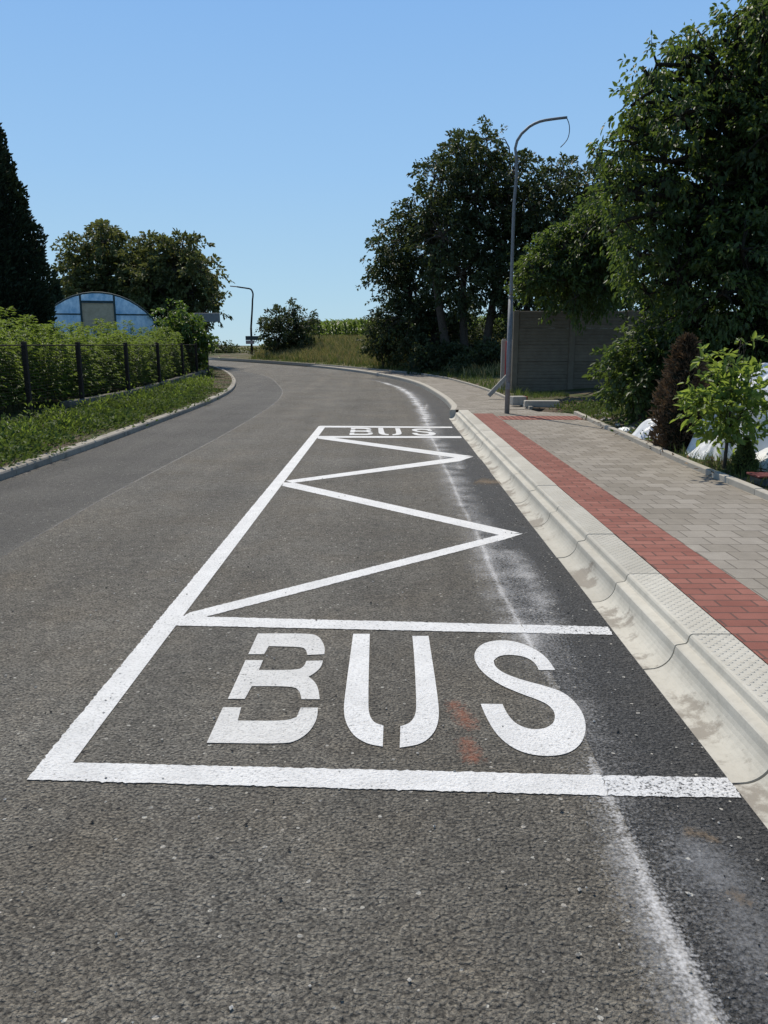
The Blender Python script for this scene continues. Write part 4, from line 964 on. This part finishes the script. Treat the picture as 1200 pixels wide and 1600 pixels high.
# ------------------------------------------------------------------ street lamps and signs
def lamp_arm(hgt, reach, side, r0, r1):
    pts = [(0, 0, hgt)]; rr = .62*reach
    for t in np.linspace(0, 1.28, 12): pts.append((side*rr*(1-math.cos(t)), 0, hgt + rr*math.sin(t)))
    pts.append((side*reach, 0, hgt + rr*math.sin(1.28) + .12*reach*.5)); return pts, [r0 + (r1-r0)*i/(len(pts)-1) for i in range(len(pts))]
def lamp_near():
    zb = float(S(15.6)); e = empty('street_lamp', (2.482, 15.6, zb), 'galvanised lamp pole with bare curved arm standing on the pavement', 'street lamp')
    ht = at(806, 240, 15.6).z - zb
    m = MB(); m.tube([(0, 0, -.1), (0, 0, ht*.46)], [.050, .047], 14); m.build('pole', M['galv'], e, True)
    m = MB(); m.tube([(0, 0, ht*.46), (0, 0, ht*.46+.05)], [.053, .038], 14); m.build('collar', M['galv'], e, True)
    tip = at(885, 185, 15.6); rch = tip.x - 2.482 - .0
    pts = [(0, 0, ht*.46+.04), (0, 0, ht*.8), (.01, 0, ht)]
    P = [(805, 232), (808, 220), (815, 209), (827, 198), (843, 190), (861, 186.5), (886, 183.5)]
    pts[-1] = (pts[-1][0], 0, pts[-1][2]-.05); pts += [(at(u, v, 15.6).x-2.482-.09*0, 0, at(u, v, 15.6).z-zb) for u, v in P]
    pts = catmull(pts, .1); dx = pts[:, 0]*1.0
    m = MB(); m.tube([tuple(p) for p in pts], list(np.linspace(.034, .024, len(pts))), 12); m.build('arm', M['galv'], e, True)
    c = [(886, 184.5), (889, 192), (890, 205), (887, 217), (880, 226), (876, 230)]
    pts = catmull([(at(u, v, 15.55).x-2.482, -.04, at(u, v, 15.55).z-zb) for u, v in c], .04)
    m = MB(); m.tube([tuple(p) for p in pts], .008, 5); m.build('cable', M['cable'], e, True)
    m = MB(); m.box((0, -.049, .55), (.07, .012, .14), bev=.003); m.build('hatch', M['galv'], e)
lamp_near()
def lamp_far():
    g_ = gp(394, 561); x, y = g_; zb = ground_z(x, y); e = empty('street_lamp', (x, y, zb), 'tall dark street lamp with curved arm and flat head at the road crest', 'street lamp')
    P = [(394.5, 470), (394.5, 456), (392, 452), (386, 450.5), (376, 449), (370, 448)]
    w_ = [(at(u, v, y).x-x, 0, at(u, v, y).z-zb) for u, v in P]
    m = MB(); h1 = w_[0][2]*.5; m.tube([(0, 0, -.3), (0, 0, h1)], [.085, .08], 10); m.build('pole', M['dark_metal'], e, True)
    pts = catmull([(0, 0, h1)]+w_, .1); m = MB(); m.tube([tuple(p) for p in pts], list(np.linspace(.07, .05, len(pts))), 10); m.build('arm', M['dark_metal'], e, True)
    hx, hz = w_[-1][0], w_[-1][2]; m = MB(); m.box((hx-.22, 0, hz+.02), (.55, .22, .07), Matrix.Rotation(.09, 3, 'Y'), .02); m.build('lamp_head', M['sign_back'], e)
    for (u0, v0, u1, v1, mt, lab, dy) in ((383.5, 525, 404.5, 531.5, 'sign_dark', 'dark upper direction sign on the far lamp pole', -.12), (384, 532, 397.5, 537.5, 'sign_pale', 'pale lower direction sign on the far lamp pole', -.12)):
        a, b = at(u0, v0, y+dy), at(u1, v1, y+dy); s_ = empty('direction_sign', ((a.x+b.x)/2, y+dy, (a.z+b.z)/2), lab, 'road sign', 'direction signs on the far lamp pole')
        m = MB(); m.box((0, 0, 0), (b.x-a.x, .03, a.z-b.z), bev=.008); m.build('board', M[mt], s_)
        m = MB(); m.box((x-(a.x+b.x)/2, .07, 0), (.2, .08, .05)); m.build('bracket', M['galv'], s_)
lamp_far()
def beam_sign():
    Y = 36.5; a, b = at(303, 489, Y), at(344, 503, Y); x = (a.x+b.x)/2; gz = ground_z(x, Y)
    e = empty('direction_sign', (x, Y, gz), 'grey back of a long sign board behind the vine at the fence corner', 'road sign')
    m = MB(); m.box((0, 0, (a.z+b.z)/2-gz), (b.x-a.x, .05, a.z-b.z), bev=.012); m.build('board', M['sign_back'], e)
    for sx in (-.45, -.3):
        m = MB(); m.tube([(sx, .07, -.2), (sx, .07, a.z-gz-.03)], .035, 8); m.build('post', M['galv'], e, True)
beam_sign()

# ------------------------------------------------------------------ concrete panel fence at right and bits around it
def concrete_fence():
    Y = 22.6; x0 = at(803, 600, Y).x; zb = ground_z(x0, Y)-.05; zt = at(803, 486, Y).z
    e = empty('concrete_fence', (x0, Y, zb), 'tall grey fence of ribbed concrete panels between concrete posts', 'fence'); H = zt - zb
    step = at(896, 540, Y).x - at(808, 540, Y).x
    for k in range(5):
        m = MB(); m.box((k*step, 0, H/2-.1), (.16, .14, H+.22), bev=.012); m.build('fence_post', M['panel'], e)
    for k in range(4):
        for j in range(5):
            m = MB(); ph = H/5; n = 5; V = []; xa, xb = k*step+.078, (k+1)*step-.078; z = j*ph
            pr = [(-.02, z+.0004)]
            for q in range(n):
                zz = z + ph*q/n; pr += [(-.028, zz+.004), (-.037, zz+.014), (-.037, zz+ph/n-.014), (-.028, zz+ph/n-.004)]
            pr += [(.03, z+ph-.0004), (.03, z+.0004)]
            V = [(xx, o_, zz) for xx in (xa, xb) for (o_, zz) in pr]; kk = len(pr)
            Fc = [(i, (i+1) % kk, kk+(i+1) % kk, kk+i) for i in range(kk)] + [tuple(range(kk-1, -1, -1)), tuple(range(kk, 2*kk))]
            m.add(V, Fc); m.build('panel', M['panel'], e)
    return x0, Y, zb
CX, CY, CZ = concrete_fence()
def post(u, Y, vt, w_, m, label, name='concrete_post'):
    p = at(u, vt, Y); gz = ground_z(p.x, Y)-.05; b = MB(); h = p.z-gz; b.box((0, 0, h/2), (w_, w_, h), bev=.01)
    b.box((0, 0, h+.012), (w_*.7, w_*.7, .03), bev=.008)
    o = b.build(name, m); o.location = (p.x, Y, gz); tag(o, label, 'post'); return o
post(787.5, 23.8, 531, .14, M['kerb_pale'], 'short pale concrete post left of the street lamp')
post(799.5, 23.2, 532, .10, M['kerb_pale'], 'short concrete post between lamp pole and concrete fence')
b = MB(); b.box((0, 0, .55), (.14, .05, 1.15), bev=.01); b.box((0, .04, .55), (.05, .04, 1.25), bev=.008); p = at(792, 560, 23.5); o = b.build('marker_board', M['red_board']); o.location = (p.x+.02, 23.5, ground_z(p.x, 23.5)+.35); tag(o, 'narrow red marker board half hidden behind the lamp pole', 'board')
p = at(779, 602, 20.6); b = MB(); b.box((0, 0, 0), (.11, .11, .75), Matrix.Rotation(.75, 3, 'Y'), .01); o = b.build('concrete_post', M['rubble']); o.location = (p.x, 20.6, p.z); tag(o, 'broken pale concrete post leaning left beside the lamp', 'post')
def block(u, v, Y, d, lab, mats, rz=0):
    p = at(u, v, Y); gz = ground_z(p.x, Y); e = empty('concrete_block', (p.x, Y, gz), lab, 'block', rz=rz)
    b = MB(); b.box((0, 0, d[2]/2), d, bev=.012); b.build('body', M[mats[0]], e)
    if len(mats) > 1: b = MB(); b.box((d[0]/2+.012, 0, d[2]/2), (.026, d[1]*.98, d[2]*.98), bev=.004); b.build('red_end', M[mats[1]], e)
block(809, 627, 17.6, (.32, .3, .2), 'pale concrete block with red end beside the lamp pole', ('rubble', 'red_brick'), .12)
block(846, 634, 16.9, (.75, .22, .14), 'long flat concrete slab lying behind the edging near the lamp', ('kerb_pale',), -.05)
# rubble pieces behind the edging
for i in range(22):
    s_ = rs.uniform(11.2, 16.5); x = float(interp_y(BKN, min(s_, 15.4))) + rs.uniform(.14, .55); r_ = rs.uniform(.03, .09)
    V, Fc = [], []
    bm_pts = unit(rs.normal(size=(14, 3)))*rs.uniform(.7, 1.1, (14, 1))*np.array([1.2, 1, .6])*r_
    import bmesh
    bm = bmesh.new(); [bm.verts.new(p) for p in bm_pts]; bmesh.ops.convex_hull(bm, input=bm.verts)
    lone = [v for v in bm.verts if not v.link_faces]; [bm.verts.remove(v) for v in lone]
    me = bpy.data.meshes.new('rubble_piece'); bm.to_mesh(me); bm.free(); me.materials.append(M['rubble']); o = bpy.data.objects.new('rubble_piece', me); COL.objects.link(o)
    o.location = (x, s_, ground_z(x, s_)+r_*.25); tag(o, 'white broken rubble piece lying along the pavement edging', 'rubble', 'white rubble behind the edging')
# soil heap and tarps
def heap(name, cx, cy, rx, ry, h, m, label, cat, seed, fold=.0, res=40, freq=1.0, kind=None, pw=2):
    r2 = np.random.default_rng(seed); ph = r2.uniform(0, 6.28, 12); V = []; Fc = []
    rings = res//2; seg = res
    for i in range(rings+1):
        t = i/rings
        for k in range(seg):
            a = 2*math.pi*k/seg; e = 1 + .16*math.sin(2*a+ph[0]) + .10*math.sin(3*a+ph[1]) + .05*math.sin(7*a+ph[2])
            x, y = rx*t*e*math.cos(a), ry*t*e*math.sin(a)
            z = h*(1-t**pw)**1.15*(1 + .18*math.sin(3*x*freq/rx+ph[3])*math.sin(2.6*y*freq/ry+ph[4]))
            f = fold*(math.sin(a*9+5*t+ph[5])*.5 + math.sin(a*17-8*t+ph[6])*.3 + math.sin(x*23+y*17+ph[7])*.35)*t*(1.15-t*.7)
            f += fold*.5*abs(math.sin(x*9+ph[8]+2*math.sin(y*6)))*(1-t)
            V.append((x, y, z + f))
    for i in range(rings):
        for k in range(seg):
            a, b = i*seg+k, i*seg+(k+1) % seg; Fc.append((a, a+seg, b+seg, b))
    o = mesh_obj(name, V, Fc, m, smooth=True); o.location = (cx, cy, ground_z(cx, cy)-.03); tag(o, label, cat, kind=kind); return o
heap('soil_heap', 4.95, 13.3, 1.0, 1.5, .3, M['ground'], 'low heap of brown soil below the glossy shrub', 'soil heap', 3, .05)
heap('white_tarp', 4.85, 9.55, 1.15, .7, .92, M['tarp'], 'large crumpled white tarp heaped behind the young tree', 'tarp', 5, .055, 80, pw=4)
heap('white_tarp', 4.5, 8.45, .52, .72, .16, M['tarp'], 'flat lying white sheet beside the tiny dwarf conifer', 'tarp', 9, .06, 56)
heap('white_tarp', 3.98, 9.2, .26, .34, .24, M['tarp'], 'low white sheet bulge between the brown thuja and the thin tree stem', 'tarp', 12, .05, 48)
heap('white_tarp', 3.98, 11.2, .36, .42, .26, M['tarp'], 'small white sack left of the brown thuja', 'tarp', 6, .07, 48)
heap('white_tarp', 3.8, 12.1, .14, .22, .07, M['tarp'], 'scrap of white sheet lying against the edging stones', 'tarp', 8, .04, 36)
# the bin at the far right edge
p = gp(1190, 762, .2); b = MB(); e = empty('plastic_crate', (p[0]+.12, p[1]+.05, ground_z(p[0]+.12, p[1])), 'dark plastic crate with red lid at the right edge', 'crate')
b.box((0, 0, .045), (.34, .24, .09), bev=.015); b.build('body', M['blue_bin'], e); b = MB(); b.box((-.02, 0, .10), (.36, .26, .02), bev=.006); b.build('lid', M['red_lid'], e)

# loose chips on the asphalt
def chips():
    V = []; Fc = []
    for i in range(620):
        y = 1.2 + 8*rs.uniform(0, 1)**2; x = rs.uniform(-2.6, 1.1) if rs.uniform() < .8 else rs.uniform(.95, 1.22); r_ = rs.uniform(.003, .009)
        q = unit(rs.normal(size=(6, 3)))*r_*np.array([1, 1, .6]); q = np.array([[r_, 0, 0], [0, r_*.8, 0], [-r_*.9, .1*r_, 0], [0, -r_, 0], [0, 0, r_*.6], [0, 0, -r_*.6]])*rs.uniform(.6, 1.2, (6, 1)); a = rs.uniform(0, 6.28)
        q = np.stack([q[:, 0]*math.cos(a)-q[:, 1]*math.sin(a), q[:, 0]*math.sin(a)+q[:, 1]*math.cos(a), q[:, 2]], 1) + np.array([x, y, .006]); b = len(V)
        V += [tuple(p) for p in q]; Fc += [tuple(b+k for k in f) for f in ((0, 1, 4), (1, 2, 4), (2, 3, 4), (3, 0, 4), (1, 0, 5), (2, 1, 5), (3, 2, 5), (0, 3, 5))]
    return tag(mesh_obj('loose_chips', V, Fc, M['chip']), 'loose dark and pale stone chips scattered on the asphalt', 'stone chips', kind='stuff')
g = G('stone chips'); rn = g.n('NewGeometry').node.outputs['Random Per Island']
M['chip'] = g.out(g.bsdf(g.ramp(rn, [(0, (.02, .02, .02)), (.45, (.05, .045, .04)), (.50, (.38, .35, .30)), (1, (.5, .48, .44))], 'LINEAR'), .85, .3))
chips()
